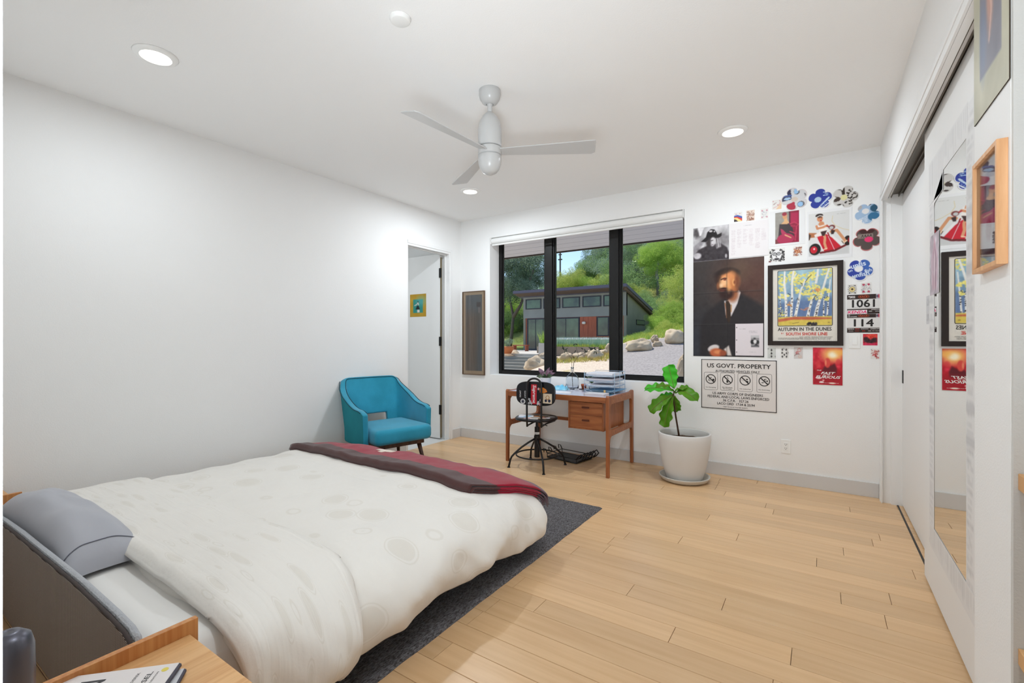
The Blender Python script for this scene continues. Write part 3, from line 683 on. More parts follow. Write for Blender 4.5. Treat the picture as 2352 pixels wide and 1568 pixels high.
for i, (x, y, rx, ry, an, c, sq) in enumerate([(-.11,.02,.075,.10,.3,'white',.8),(-.13,-.06,.04,.035,.2,'pale_blue',1),(-.09,.0,.03,.05,-.4,'sky',.6),(-.06,-.12,.04,.025,.2,'pink',1),
    (-.01,.13,.04,.012,0,'grey',.3),(.0,.02,.035,.02,.1,'orange',1),(-.005,-.035,.045,.012,0,'white',.3),(-.01,-.085,.05,.012,0,'cream',.3),(.005,-.13,.04,.018,0,'white',.3),
    (.07,.09,.04,.015,.1,'grey',1),(.09,.045,.04,.013,.2,'cream',1),(.145,.02,.035,.018,0,'white',1),(.06,.0,.025,.014,.3,'orange',1),(.10,-.045,.045,.012,.3,'pink',.5),
    (.07,-.095,.05,.014,-.1,'cream',.4),(.13,-.06,.02,.02,.5,'white',1),(.05,-.05,.018,.012,0,'tan',1),(.03,.07,.022,.014,0,'white',.5),(-.06,.12,.025,.016,0,'tan',1)]):
    disc_patch(x, y, rx, ry, an, .4864+.0002*(i % 4), sq=sq).build('sticker', SC[c], seat)
# back: rounded board facing -Y, inside a steel loop
byc = 3.742; bxc = -2.213; bzc = .738
def back_pt(a, c): # a, c local metres
    return Vector((bxc+a*math.cos(SA*.5), byc + a*math.sin(SA*.5) - .16*(a*a) + .03*c, bzc+c))
def bshape(k, n=56, ww=.195, hh=.112, p=.55):
    a = 2*PI*k/n; return (ww*math.copysign(abs(math.cos(a))**p, math.cos(a)), hh*math.copysign(abs(math.sin(a))**p, math.sin(a)))
mb = MB(); n = 56; rings = ((0,.0),(.0,.97),(.003,1.),(.011,1.),(.014,.97),(.014,.0))
for dy, r in rings:
    for k in range(n):
        a, c = bshape(k); q = back_pt(a*r, c*r); mb.v.append((q.x, q.y+dy, q.z))
for j in range(5):
    for k in range(n): mb.f.append((j*n+k, j*n+(k+1) % n, (j+1)*n+(k+1) % n, (j+1)*n+k)); mb.mi.append(0)
# denser middle so that the board can curve
bk = mb.build('backrest', mat('black_lacquer', (14,14,20), 0.3), wc)
def on_back(a, c, d=.0012): q = back_pt(a, c); return Vector((q.x, q.y-d-.004*(1-(abs(a)/.195)**2)*0, q.z))
# stickers are laid on the flat fan of the board: use its chord depth
def flat_back(a, c, d=.0014):
    q = back_pt(a, c)
    # the cap is a fan from the centre to the rim: interpolate its depth
    r = max(abs(a)/.189, abs(c)/.108, 1e-4); r = min(r, 1); e = back_pt(a/r*0.999, c/r*0.999) if r > 0 else q; c0 = back_pt(0, 0)
    return Vector((q.x, c0.y+(e.y-c0.y)*r-d, q.z))
def patch(pts, m, name='sticker', d=.0014, par=None):
    return MB().prism(pts, lambda a, c: flat_back(a, c, d+.0005), lambda a, c: flat_back(a, c, d)).build(name, m, par or bk)
def ell(x, y, rx, ry, n=20, rot=0): return [(x+rx*math.cos(2*PI*k/n)*math.cos(rot)-ry*math.sin(2*PI*k/n)*math.sin(rot), y+rx*math.cos(2*PI*k/n)*math.sin(rot)+ry*math.sin(2*PI*k/n)*math.cos(rot)) for k in range(n)]
patch([(-.045,-.098),(.012,-.098),(.012,.085),(-.045,.085)], SC['red'])
lw = SC['white']
def btext(body, x, y, w, h, rot, m, bold=.01, d=.0024, shear=0):
    return MB().text(body, lambda a, c: flat_back(x+a*math.cos(rot)-c*math.sin(rot), y+a*math.sin(rot)+c*math.cos(rot), d), w=w, h=h, bold=bold, shear=shear).build('lettering', m, bk)
btext('Supreme', -.016, -.005, .165, .040, -PI/2, lw, .02, shear=.2)
btext('GOAT', -.152, -.008, .065, .014, PI/2, lw, .02); btext('GOAT', -.104, -.012, .070, .013, -PI/2, lw, .02)
patch(ell(-.125,-.078,.024,.024), SC['white']); patch(ell(-.125,-.078,.018,.018), SC['grey'], d=.002); patch(ell(-.125,-.078,.008,.011), SC['navy'], d=.0026)
patch([(.040,.052),(.075,.060),(.105,.045),(.118,.022),(.085,.008),(.045,.012)], SC['orange']); btext('LOCALS', .078, .034, .05, .014, -.1, SC['tan'])
patch([(.075,-.085),(.165,-.085),(.165,.005),(.075,.005)], SC['cream'])
for (x, y, r) in ((.122,-.032,.020),(.105,-.06,.012),(.14,-.06,.013)): patch(ell(x, y, r, r*1.1), SC['navy'] if r < .015 else SC['tan'], d=.002)
patch(ell(.122,-.030,.012,.014), SC['cream'], d=.0028)
for (x, y) in ((-.062,-.055),(-.052,-.075),(-.040,-.092),(-.064,-.093),(.030,-.078),(.024,-.095),(.052,-.060),(.060,-.085),(.045,-.097)):
    patch([(x-.011,y-.004),(x+.002,y-.012),(x+.012,y+.003),(x+.003,y+.009),(x-.006,y+.012)], SC['white'] if x < .04 else SC['pink'], d=.0022)
    patch(ell(x, y, .0045, .004, 8), SC['navy'], d=.0028)
patch(ell(.028,.045,.008,.012), SC['pink'])
# steel loop
lw_ = .068
pts = [(bxc-lw_, byc-.022, .43)]
pts += [(bxc-lw_, byc-.028, z) for z in (.5, .6, .7, .8)]
for k in range(1, 12):
    a = PI - PI*k/12; pts.append((bxc+lw_*math.cos(a), byc-.026+.0, .815+.066*math.sin(a)))
pts += [(bxc+lw_, byc-.028+.03, z) for z in (.8, .7, .6, .5)] + [(bxc+lw_, byc+.01, .43)]
pts = [Vector(p)+Vector((0, (p[0]-bxc)*.25, 0)) for p in [(q[0], q[1] if i < 16 else byc-.028, q[2]) for i, q in enumerate(pts)]]
MB().tube(pts, .0095, 10).build('back_loop', ck, wc, smooth=True)
MB().tube([(bxc-lw_, byc-.035, .44), (bxc-lw_, byc+.06, .452), (bxc-lw_-.01, byc+.25, .456)], .008, 8).tube([(bxc+lw_, byc-.008, .44), (bxc+lw_, byc+.08, .452), (bxc+lw_, byc+.25, .456)], .008, 8).build('seat_bracket', ck, wc, smooth=True)
# ------------------------------------------------------------------ turquoise armchair (built facing +x, then turned)
tq = mat('turquoise_wool', (42,142,168), 0.9, c2=(50,154,184), vscale=5, bump=0.35, bscale=260, sheen=0.3, spec=0.15)
tqs = mat('turquoise_wool_back', (44,134,146), 0.9, var=.05, bump=0.35, bscale=260, spec=0.15)
pip = mat('chair_piping', (18,70,84), 0.8)
ac = thing('armchair', 'turquoise upholstered armchair with walnut legs beside the doorway', 'armchair', (-3.42, 3.035, 0), math.radians(-13.7))
def ush(s):   # plan of the shell: s 0..1 from one arm front round the back to the other
    a = -1+2*s
    sg = 1 if a > 0 else -1; t = abs(a)
    # straight arm then rounded corner then back
    Wd, Dp = .325, .27
    if t > .62: k = (t-.62)/.38; return Vector((-.10+.31*k, sg*(Wd-.006*k), 0)), k
    if t > .36:
        k = (t-.36)/.26; an = k*PI/2; return Vector((-.28+.18*(1-math.cos(an)), sg*(Wd-.09+.09*math.sin(an)), 0)), -k
    return Vector((-.28-.02*(1-(t/.36)**2), sg*t/.36*(Wd-.09), 0)), -2
def htop(s):
    t = abs(-1+2*s)
    if t < .30: return .868
    if t < .46: k = (t-.30)/.16; return .868-.050*(1-math.sqrt(max(0, 1-k**2.4)))
    if t < .86:
        k = (t-.46)/.40; return .618+.200*(1-k)**2.0
    k = (t-.86)/.14; return .618-.035*k**2
def shell(off):
    def fn(a, c):
        p, _ = ush(a); q0, _ = ush(max(0, a-.01)); q1, _ = ush(min(1, a+.01)); d = (q1-q0).normalized(); nrm = Vector((-d.y, d.x, 0))
        zt = htop(a); z = .30+(zt-.30)*c
        fl = .055*((z-.40)/.45) if z > .4 else .10*(z-.4)
        t = abs(-1+2*a)
        lean = -.10*((z-.42)/.44) if z > .42 else 0
        P__ = Vector((p.x + lean*(1 if t < .5 else max(0, 1-(t-.5)/.3)), p.y*(1+fl*.7), z))
        rnd = 0
        if t > .965: rnd = 1
        return P__ - nrm*off
    return fn
def maskf(a, c):
    t = abs(-1+2*a); return not (t < .23 and c < .37)
mb = MB().grid(shell(0), 64, 22, mask=maskf)
o = mb.build('shell', tq, ac, smooth=True, local=True, solid=.05, soff=0, bevel=0)
o.data.materials.append(tqs); o.data.materials.append(tqs); o.modifiers['s'].use_even_offset = True
o.modifiers['s'].material_offset = 1; o.modifiers['s'].material_offset_rim = 0
md = o.modifiers.new('bv', 'BEVEL'); md.width = .014; md.segments = 3; md.limit_method = 'ANGLE'
for off in (.029, -.029):
    MB().tube([Vector(shell(off*(1 if off > 0 else 1))(k/80, 1.0))+Vector((0,0,-.006)) for k in range(2, 79)], .0035, 6).build('piping', pip, ac, smooth=True, local=True)
def sofa_pad(u, v):
    return None
mb = MB().box(-.24, .335, -.285, .285, .315, .455)
o = mb.build('seat_cushion', tq, ac, local=True, bevel=.045, seg=5, smooth=True)
MB().box(-.22, .27, -.23, .23, .275, .314).build('under_frame', M['walnut'], ac, local=True, bevel=.004)
for sx, sy in ((1,1),(1,-1),(-1,1),(-1,-1)):
    MB().cyl((.20*sx+.02, .20*sy, .276), (.255*sx+.02, .25*sy, .001), .021, .012, n=14).build('leg', M['walnut'], ac, local=True, smooth=True)
# ------------------------------------------------------------------ planter with fiddle-leaf fig
pc = Vector((-1.005, 4.285, 0))
cer = mat('matte_ceramic', (214,212,209), 0.75, bump=0.08, bscale=120, spec=0.25)
sa = mat('stoneware_saucer', (200,196,188), 0.7, spec=0.25)
t = thing('plant_saucer', 'wide pale ceramic saucer beneath the white planter', 'saucer', pc)
MB().lathe([(.001,0),(.165,0),(.195,.012),(.212,.040),(.214,.046),(.206,.047),(.200,.042),(.186,.018),(.001,.014)], pc, 56).build('saucer_dish', sa, t, smooth=True)
pl_ = thing('potted_fig', 'fiddle leaf fig in a large white round planter right of the desk', 'plant', (pc.x, pc.y, .015))
MB().lathe([(.001,.0145),(.135,.0145),(.150,.022),(.175,.10),(.198,.20),(.213,.30),(.219,.37),(.219,.412),(.215,.420),(.208,.421),(.203,.414),(.201,.37),(.199,.345)], pc, 64).build('planter', cer, pl_, smooth=True)
soil = mat('potting_soil', (62,44,34), 1.0, c2=(96,74,56), vscale=60, bump=1, bscale=90)
MB().grid(lambda a, c: (pc.x+.199*c*math.cos(2*PI*a), pc.y+.199*c*math.sin(2*PI*a), .355+.008*n3(math.cos(2*PI*a)*c*5, math.sin(2*PI*a)*c*5)), 40, 12).build('soil', soil, pl_, smooth=True)
yp = pc.y
stem = [onY(u, v, yp) for u, v in ((1561,1010),(1557,985),(1552,955),(1549,930),(1546,912),(1549,897))]
stem[0].z = .35
MB().tube(stem, [.009,.008,.0075,.007,.006,.004], 8).build('stem', mat('fig_stem', (74,50,34), 0.8, bump=.5, bscale=80), pl_, smooth=True)
def leafmat(n, c, c2):
    m = mat(n, c, 0.42, c2=c2, vscale=9, spec=0.4, bump=.15, bscale=25)
    nt = m.node_tree; p = nt.nodes['Principled BSDF']; o_ = nt.nodes['Material Output']
    tr = nd(nt, 'ShaderNodeBsdfTranslucent'); tr.inputs[0].default_value = (*lin((120,220,40)), 1); ad = nd(nt, 'ShaderNodeMixShader'); ad.inputs[0].default_value = .35
    nt.links.new(p.outputs[0], ad.inputs[1]); nt.links.new(tr.outputs[0], ad.inputs[2]); nt.links.new(ad.outputs[0], o_.inputs[0]); return m
lm1 = leafmat('fig_leaf_bright', (70,190,40), (96,205,60)); lm2 = leafmat('fig_leaf_olive', (86,138,26), (110,158,40)); vein = mat('leaf_vein', (120,110,60), .6)
def leaf(b0, tip, width, m, up=Vector((0,-1,.2)), sag=.0, fold=.18, dy=0.0):
    b0 = Vector(b0); tip = Vector(tip); ax_ = tip-b0; Ln = ax_.length; ax_ = ax_.normalized(); sd = ax_.cross(up).normalized(); nn = sd.cross(ax_).normalized()
    def fn(a, c):
        s = c; k = (2*a-1)
        wv_ = width*(.10+.52*s+.9*math.sin(PI*min(1, s**1.15))**.9*.62)*(1 if s < .93 else max(0.0, 1-((s-.93)/.07)**2)**.5)
        if s < .04: wv_ *= s/.04
        wv_ *= .5*(1+.10*math.sin(s*26+k*3))
        q = b0+ax_*(Ln*s)+sd*(k*wv_) + nn*(-abs(k)*wv_*fold*-1 + .010*math.sin(s*19+k*2)*abs(k) + sag*math.sin(PI*s))
        return q
    l = MB().grid(fn, 8, 20).build('leaf', m, pl_, smooth=True, solid=.001)
    MB().tube([Vector(fn(.5, k/14)) - nn*-.0015 for k in range(0, 14)], .0022, 5).build('midrib', vein, l, smooth=True)
    return l
J = lambda u, v, dy=0: onY(u, v, yp+dy)
leaf(J(1549,893), J(1535,838,.06), .135, lm1, sag=.0)
leaf(J(1548,896), J(1481,893,.10), .115, lm1, up=Vector((.1,-.7,.8)), sag=.02)
leaf(J(1548,900), J(1506,888,-.13), .085, lm2, up=Vector((0,-.5,.9)), sag=.035)
leaf(J(1549,900), J(1580,892,-.05), .09, lm2, up=Vector((0,-.4,1)), sag=.02)
leaf(J(1550,902), J(1602,921,-.10), .125, lm2, up=Vector((.0,-.55,.9)), sag=.055)
leaf(J(1546,906), J(1493,946,-.08), .125, lm2, up=Vector((-.2,-.9,.45)), sag=.025)
leaf(J(1546,908), J(1526,981,-.06), .125, lm2, up=Vector((-.3,-1,.0)), sag=.02)
leaf(J(1547,905), J(1514,912,.12), .10, lm1, up=Vector((0,-.6,.8)))
leaf(J(1549,908), J(1556,945,.08), .08, lm2, up=Vector((.2,-1,.1)))
# ------------------------------------------------------------------ things on the desk
ZD = .7187
def at(u, v): return onZ(u, v, ZD)
# violet plant in white pot
c = at(1253.5, 893)
t = thing('potted_plant', 'small purple leaved plant in a white pot on the desk below the window', 'plant', c)
pr = .058
MB().lathe([(.001,0),(.044,0),(.047,.004),(pr,.118),(pr+.001,.121),(pr-.003,.122),(pr-.006,.112),(.001,.105)], c, 40).build('pot', mat('white_glazed_pot', (226,224,228), .35), t, smooth=True)
pu = mat('purple_leaf', (96,60,78), .5, c2=(150,120,140), vscale=30); pg = mat('dark_green_leaf', (44,58,40), .5, c2=(84,104,76), vscale=30)
def blade_leaf(par, b0, tip, wd, m, name='leaf', sag=.01, nn_=Vector((0,-1,.3)), nu=4, nv=8):
    b0 = Vector(b0); tip = Vector(tip); ax_ = (tip-b0); Ln = ax_.length; ax_.normalize(); sd = ax_.cross(nn_).normalized(); nn = sd.cross(ax_)
    return MB().grid(lambda a, s: b0+ax_*Ln*s+sd*((2*a-1)*wd*.5*max(.02, math.sin(PI*min(.99, s**.8)))) + Vector((0,0,1))*sag*math.sin(PI*s) + nn*abs(2*a-1)*wd*.12, nu, nv).build(name, m, par, smooth=True, solid=.0008)
top = c+Vector((0,0,.11))
for i, (dx, dz, dy, wd, m) in enumerate([(-.10,.09,.02,.05,pu),(-.07,.11,-.03,.045,pu),(-.09,.02,-.04,.055,pg),(-.06,.05,.04,.05,pg),(.02,.05,-.05,.045,pg),(.05,.12,.0,.04,pu),(.08,.09,.02,.045,pu),
    (.10,.03,-.02,.05,pg),(.04,.02,-.06,.05,pg),(.09,.06,.05,.04,pu),(-.02,.08,.05,.04,pg),(.0,.035,-.06,.05,pg)]):
    blade_leaf(t, top, top+Vector((dx, dy, dz)), wd, m, sag=.015)
# glass bottle vase with a branch
c = at(1314.5, 893.5)
t = thing('glass_vase', 'clear glass bottle vase on the desk holding a thin branch', 'vase', c)
vg = bpy.data.materials.new('vase_glass'); vg.use_nodes = True; p = vg.node_tree.nodes['Principled BSDF']; p.inputs['Transmission Weight'].default_value = 1; p.inputs['Roughness'].default_value = .02; p.inputs['Base Color'].default_value = (.93,.96,.99,1); p.inputs['IOR'].default_value = 1.2
MB().lathe([(.001,.001),(.060,.001),(.066,.010),(.070,.06),(.068,.105),(.056,.140),(.030,.165),(.018,.185),(.015,.215),(.017,.232),(.0155,.232),(.0135,.215),(.0165,.186),(.028,.167),(.053,.141),(.065,.104),(.067,.06),(.063,.012),(.001,.006)], c, 40).build('bottle', vg, t, smooth=True)
br = thing('cut_branch', 'thin dark leafy branch standing in the glass vase', 'branch', c+Vector((0,0,.02)))
bmx = mat('branch_bark', (84,72,58), .8); bl_ = mat('branch_leaf', (40,46,34), .6)
yv = c.y
def K(u, v, dy=0): return onY(u, v, yv+dy)
MB().tube([c+Vector((.005,0,.02)), c+Vector((-.002,0,.12)), K(1318,832), K(1329,817), K(1350,808), K(1363,800)], [.0028,.003,.003,.003,.0022,.0015], 6).build('twig', bmx, br, smooth=True)
MB().tube([K(1329,817), K(1325,803), K(1321,789)], [.0022,.0018,.001], 6).build('twig', bmx, br, smooth=True)
MB().tube([c+Vector((-.002,0,.12)), K(1313,824), K(1305,812), K(1297,804)], [.0022,.0018,.0016,.001], 6).build('twig', bmx, br, smooth=True)
for u, v, du, dv in ((1363,800,-12,-2),(1363,800,-6,5),(1358,802,-6,-6),(1355,804,7,-6),(1350,806,-9,4),(1345,808,-3,-8),(1363,800,6,-3),(1363,800,8,4),(1340,802,-6,-3),(1368,806,3,8),(1366,806,-2,8),(1297,804,-6,-6),(1297,804,8,-5),(1299,805,-3,6),(1300,803,3,6),(1294,800,-3,-8),(1321,789,-5,5),(1321,789,6,3),(1323,804,-4,6),(1297,799,-7,2)):
    blade_leaf(br, K(u, v), K(u+du, v+dv, random.uniform(-.02,.02)), .012, bl_, sag=0)
# terracotta pot on a dark coaster
c = at(1339, 894)
t = setp(MB().cyl(c+Vector((.006,.01,0)), c+Vector((.006,.01,.003)), .05, n=30).build('coaster', mat('dark_cork', (74,48,44), .8)), 'dark round coaster under the terracotta pot on the desk', 'coaster')
c2_ = c+Vector((.006,.01,.0032))
t = thing('terracotta_pot', 'small empty terracotta pot on the desk beside the glass vase', 'pot', c2_)
MB().lathe([(.001,0),(.021,0),(.027,.034),(.0295,.034),(.031,.052),(.028,.052),(.026,.04),(.020,.006),(.001,.006)], c2_, 32).build('pot_body', mat('terracotta', (178,92,60), .8), t, smooth=True)
# second little vase with white dried flowers
c = onY(1359, 880, 4.56); c.z = ZD; t = thing('flower_jar', 'small glass jar of tiny white dried flowers behind the paper trays', 'vase', c)
MB().lathe([(.001,.001),(.028,.001),(.03,.01),(.03,.06),(.022,.075),(.022,.09),(.020,.09),(.020,.074),(.028,.06),(.028,.006),(.001,.006)], c, 24).build('jar', vg, t, smooth=True)
gr_ = mat('pale_green_stem', (110,140,96), .7); wf = mat('white_floret', (232,228,230), .8)
for i in range(26):
    a = random.uniform(0, 2*PI); r = random.uniform(.01, .06); hgt = random.uniform(.09, .18)
    e_ = c+Vector((r*math.cos(a)-.01, r*math.sin(a), hgt)); s_ = MB().tube([c+Vector((0,0,.02)), c+Vector((r*.2*math.cos(a), r*.2*math.sin(a), .08)), e_], .0008, 4).build('stalk', gr_, t)
    f_ = MB()
    for k in range(3):
        q = e_+Vector([random.uniform(-.006,.006) for _ in range(3)]); f_.lathe([(.0003,-.003),(.0035,0),(.0003,.003)], q, 6)
    f_.build('floret', wf, s_)
for i in range(6):
    a = i*1.1; blade_leaf(t, c+Vector((0,0,.06)), c+Vector((.05*math.cos(a)-.015, .05*math.sin(a), .09+.01*i)), .02, gr_, sag=.01)
# paper trays
wire = mat('pale_blue_wire', (176,200,222), .4, metal=.2, spec=.5)
tl = at(1356, 893); tx0, tx1, ty0, ty1 = -1.955, -1.640, 4.255, 4.535
t = thing('letter_tray', 'stack of pale blue wire letter trays filled with papers on the desk', 'tray', ((tx0+tx1)/2, (ty0+ty1)/2, ZD))
lv = [.012, .062, .112, .162]
for i, z in enumerate(lv):
    z = ZD+z; m_ = MB(); sh = 0.004*i
    loop = [(tx0,ty0,z+.012),(tx1,ty0,z+.012),(tx1,ty1,z+.012),(tx0,ty1,z+.012)]
    m_.tube(loop, .002, 6, closed=True)
    xm = (tx0+tx1)/2
    m_.tube([(tx0,ty0,z+.028),(tx0+.02,ty0,z+.02),(xm-.06,ty0,z),(xm+.06,ty0,z),(tx1-.03,ty0,z+.01),(tx1,ty0,z+.03)], .002, 6)
    for k in range(12):
        yy = ty0+(ty1-ty0)*k/11; m_.tube([(tx0,yy,z+.012),(tx0+.015,yy,z),(tx1-.015,yy,z),(tx1,yy,z+.012)], .0012, 5)
    m_.build('wire_shelf', wire, t, smooth=True)
m_ = MB()
for x_, y_ in ((tx0, ty0), (tx1, ty0), (tx0, ty1), (tx1, ty1), (tx1, (ty0+ty1)/2)): m_.tube([(x_, y_, ZD+.001), (x_, y_, ZD+.205)], .0025, 8)
m_.tube([(tx0,ty1,ZD+.205),(tx1,ty1,ZD+.205),(tx1,ty0,ZD+.205)], .0022, 6)
m_.build('uprights', wire, t, smooth=True)
pw = mat('paper_white', (230,230,236), .8); pb = mat('paper_blue', (120,170,206), .6); pd = mat('folder_teal', (28,80,104), .4); pg_ = mat('paper_edge', (206,200,206), .9)
def paperstack(label, x0, x1, y0, y1, z0, z1, m, rot=0.0, cat='papers', name='paper_stack', wob=.004):
    b = MB(); nL = max(2, int((z1-z0)/.004))
    for i in range(nL):
        dx, dy = random.uniform(-wob, wob), random.uniform(-wob, wob); za = z0+(z1-z0)*i/nL; zb = z0+(z1-z0)*(i+1)/nL-.0003
        R_ = Matrix.Translation(((x0+x1)/2, (y0+y1)/2, 0)) @ Matrix.Rotation(rot+random.uniform(-.02,.02), 4, 'Z') @ Matrix.Translation((-(x0+x1)/2, -(y0+y1)/2, 0))
        b.box(x0+dx, x1+dx, y0+dy, y1+dy, za, zb, R_)
    return setp(b.build(name, m), label, cat, 'papers in the letter trays')
paperstack('dark teal folder and papers on the lowest letter tray', tx0+.02, tx1-.02, ty0+.006, ty1-.01, ZD+.0145, ZD+.026, pd)
paperstack('pale papers on the second letter tray from the desk', tx0+.02, tx1-.02, ty0+.006, ty1-.01, ZD+.0645, ZD+.080, pw)
paperstack('thick stack of papers on the third letter tray', tx0+.02, tx1-.02, ty0+.006, ty1-.01, ZD+.1145, ZD+.140, pg_)
paperstack('white papers piled on the top letter tray', tx0+.02, tx1-.02, ty0+.006, ty1-.01, ZD+.1645, ZD+.195, pw, wob=.007)
paperstack('blue folder sticking out on top of the teal folder', tx0+.06, tx1+.015, ty0+.03, ty1, ZD+.0262, ZD+.031, pb)
# book and note in front of trays, paper sheets, blue mask cloth
c = at(1378, 907)
t = thing('book', 'thin pale book lying on the front right corner of the desk', 'book', c)
bx0, bx1, by0, by1 = c.x-.105, c.x+.095, 3.985, 4.115
MB().box(bx0+.003, bx1-.003, by0+.003, by1-.003, ZD+.002, ZD+.022).build('pages', pg_, t)
MB().box(bx0, bx1, by0, by1, ZD+.0002, ZD+.0019).box(bx0, bx1, by0, by1, ZD+.0221, ZD+.0245).box(bx0-.002, bx0, by0, by1, ZD+.0002, ZD+.0245).build('cover', mat('book_cover', (214,212,216), .6), t, bevel=.0006)
t = setp(MB().box(-1.86, -1.64, 4.12, 4.25, ZD+.0002, ZD+.003).build('folder', pd), 'dark blue folder lying on the desk between book and trays', 'folder')
t = setp(MB().cyl((-1.70, 4.155, ZD+.0032), (-1.70, 4.155, ZD+.045), .009, n=12).build('marker_pen', mat('yellow_marker', (226,186,120), .5)), 'short yellow marker standing behind the book on the desk', 'pen')
b = MB().grid(lambda a, c_: (-2.37+.36*a-.06*c_, 4.03+.16*c_+.03*a, ZD+.0005+.004*math.sin(PI*a)*abs(math.sin(3*c_))), 12, 8)
setp(b.build('paper_sheet', pw, smooth=True, solid=.001, soff=1), 'loose white paper lying on the desk behind the chair back', 'paper')
def crumple(name, label, cat, cx_, cy_, rx, ry, hz, m, seed):
    def fn(a, c_):
        x = 2*a-1; y = 2*c_-1; e = max(0, 1-max(abs(x), abs(y))**3)
        return (cx_+x*rx+.01*n3(y*4, seed), cy_+y*ry, ZD+.0012+hz*e*(.35+.65*abs(n3(x*1.8+seed, y*1.8, seed))*1.9+.25*abs(math.sin(5*x+3*y))))
    return setp(MB().grid(fn, 36, 24).build(name, m, smooth=False, solid=.001, soff=1), label, cat)
crumple('face_mask', 'crumpled light blue face mask on the desk behind the chair', 'mask', -2.265, 4.335, .085, .05, .050, mat('mask_blue', (112,196,232), .7, c2=(170,222,240), vscale=14), 3.1)
setp(MB().tube([(-2.205,4.33,ZD+.03),(-2.185,4.32,ZD+.065),(-2.165,4.31,ZD+.06),(-2.16,4.30,ZD+.03),(-2.165,4.29,ZD+.004)], .003, 6).build('grey_cable', mat('grey_cable', (96,112,126), .5), smooth=True), 'grey cable curling up beside the blue mask on the desk', 'cable')
c = at(1340.5, 898)
setp(MB().box(c.x-.012, c.x+.010, c.y-.004, c.y+.004, ZD+.0002, ZD+.004).box(c.x-.004, c.x+.014, c.y+.004, c.y+.008, ZD+.0002, ZD+.006).build('paper_clip', M['black']), 'tiny black clip lying in the middle of the desk top', 'clip')
# black metal stand / tray on the floor under the desk
t = thing('floor_tray', 'low black metal tray with looped end on the floor under the desk', 'tray', (-2.27, 4.38, 0))
A1, A2, A3, A4 = Vector((-2.40,4.30,0)), Vector((-2.03,4.225,0)), Vector((-1.985,4.50,0)), Vector((-2.36,4.56,0))
up = Vector((0,0,1))
MB().prism([(A1.x,A1.y),(A2.x,A2.y),(A3.x,A3.y),(A4.x,A4.y)], lambda a, c_: (a, c_, .004), lambda a, c_: (a, c_, .010)).build('tray_base', M['black'], t)
m_ = MB()
for p, q in ((A1,A2),(A2,A3),(A3,A4),(A4,A1)): m_.tube([p+up*.008, q+up*.008], .006, 8); m_.tube([p+up*.045, q+up*.045], .004, 8)
for p in (A1,A2,A3,A4): m_.tube([p+up*.006, p+up*.045], .004, 8)
m_.build('rim', M['black'], t, smooth=True)
m_ = MB()
for k in range(6):
    p = A2.lerp(A3, k/5); m_.tube([p+up*.045, p+Vector((.03,0,.08)), p+Vector((.055,.005,.10)), p+Vector((.075,.01,.07)), p+Vector((.05,.01,.04)), p+Vector((.02,0,.02))], .006, 8)
m_.build('wire_loops', M['black'], t, smooth=True)
m_ = MB()
for k in range(4):
    p = A4.lerp(A1, k/3); m_.tube([p+up*.045, p+Vector((-.02,.0,.085)), p+Vector((-.045,0,.09)), p+Vector((-.04,0,.05))], .005, 8)
m_.build('wire_loops', M['black'], t, smooth=True)
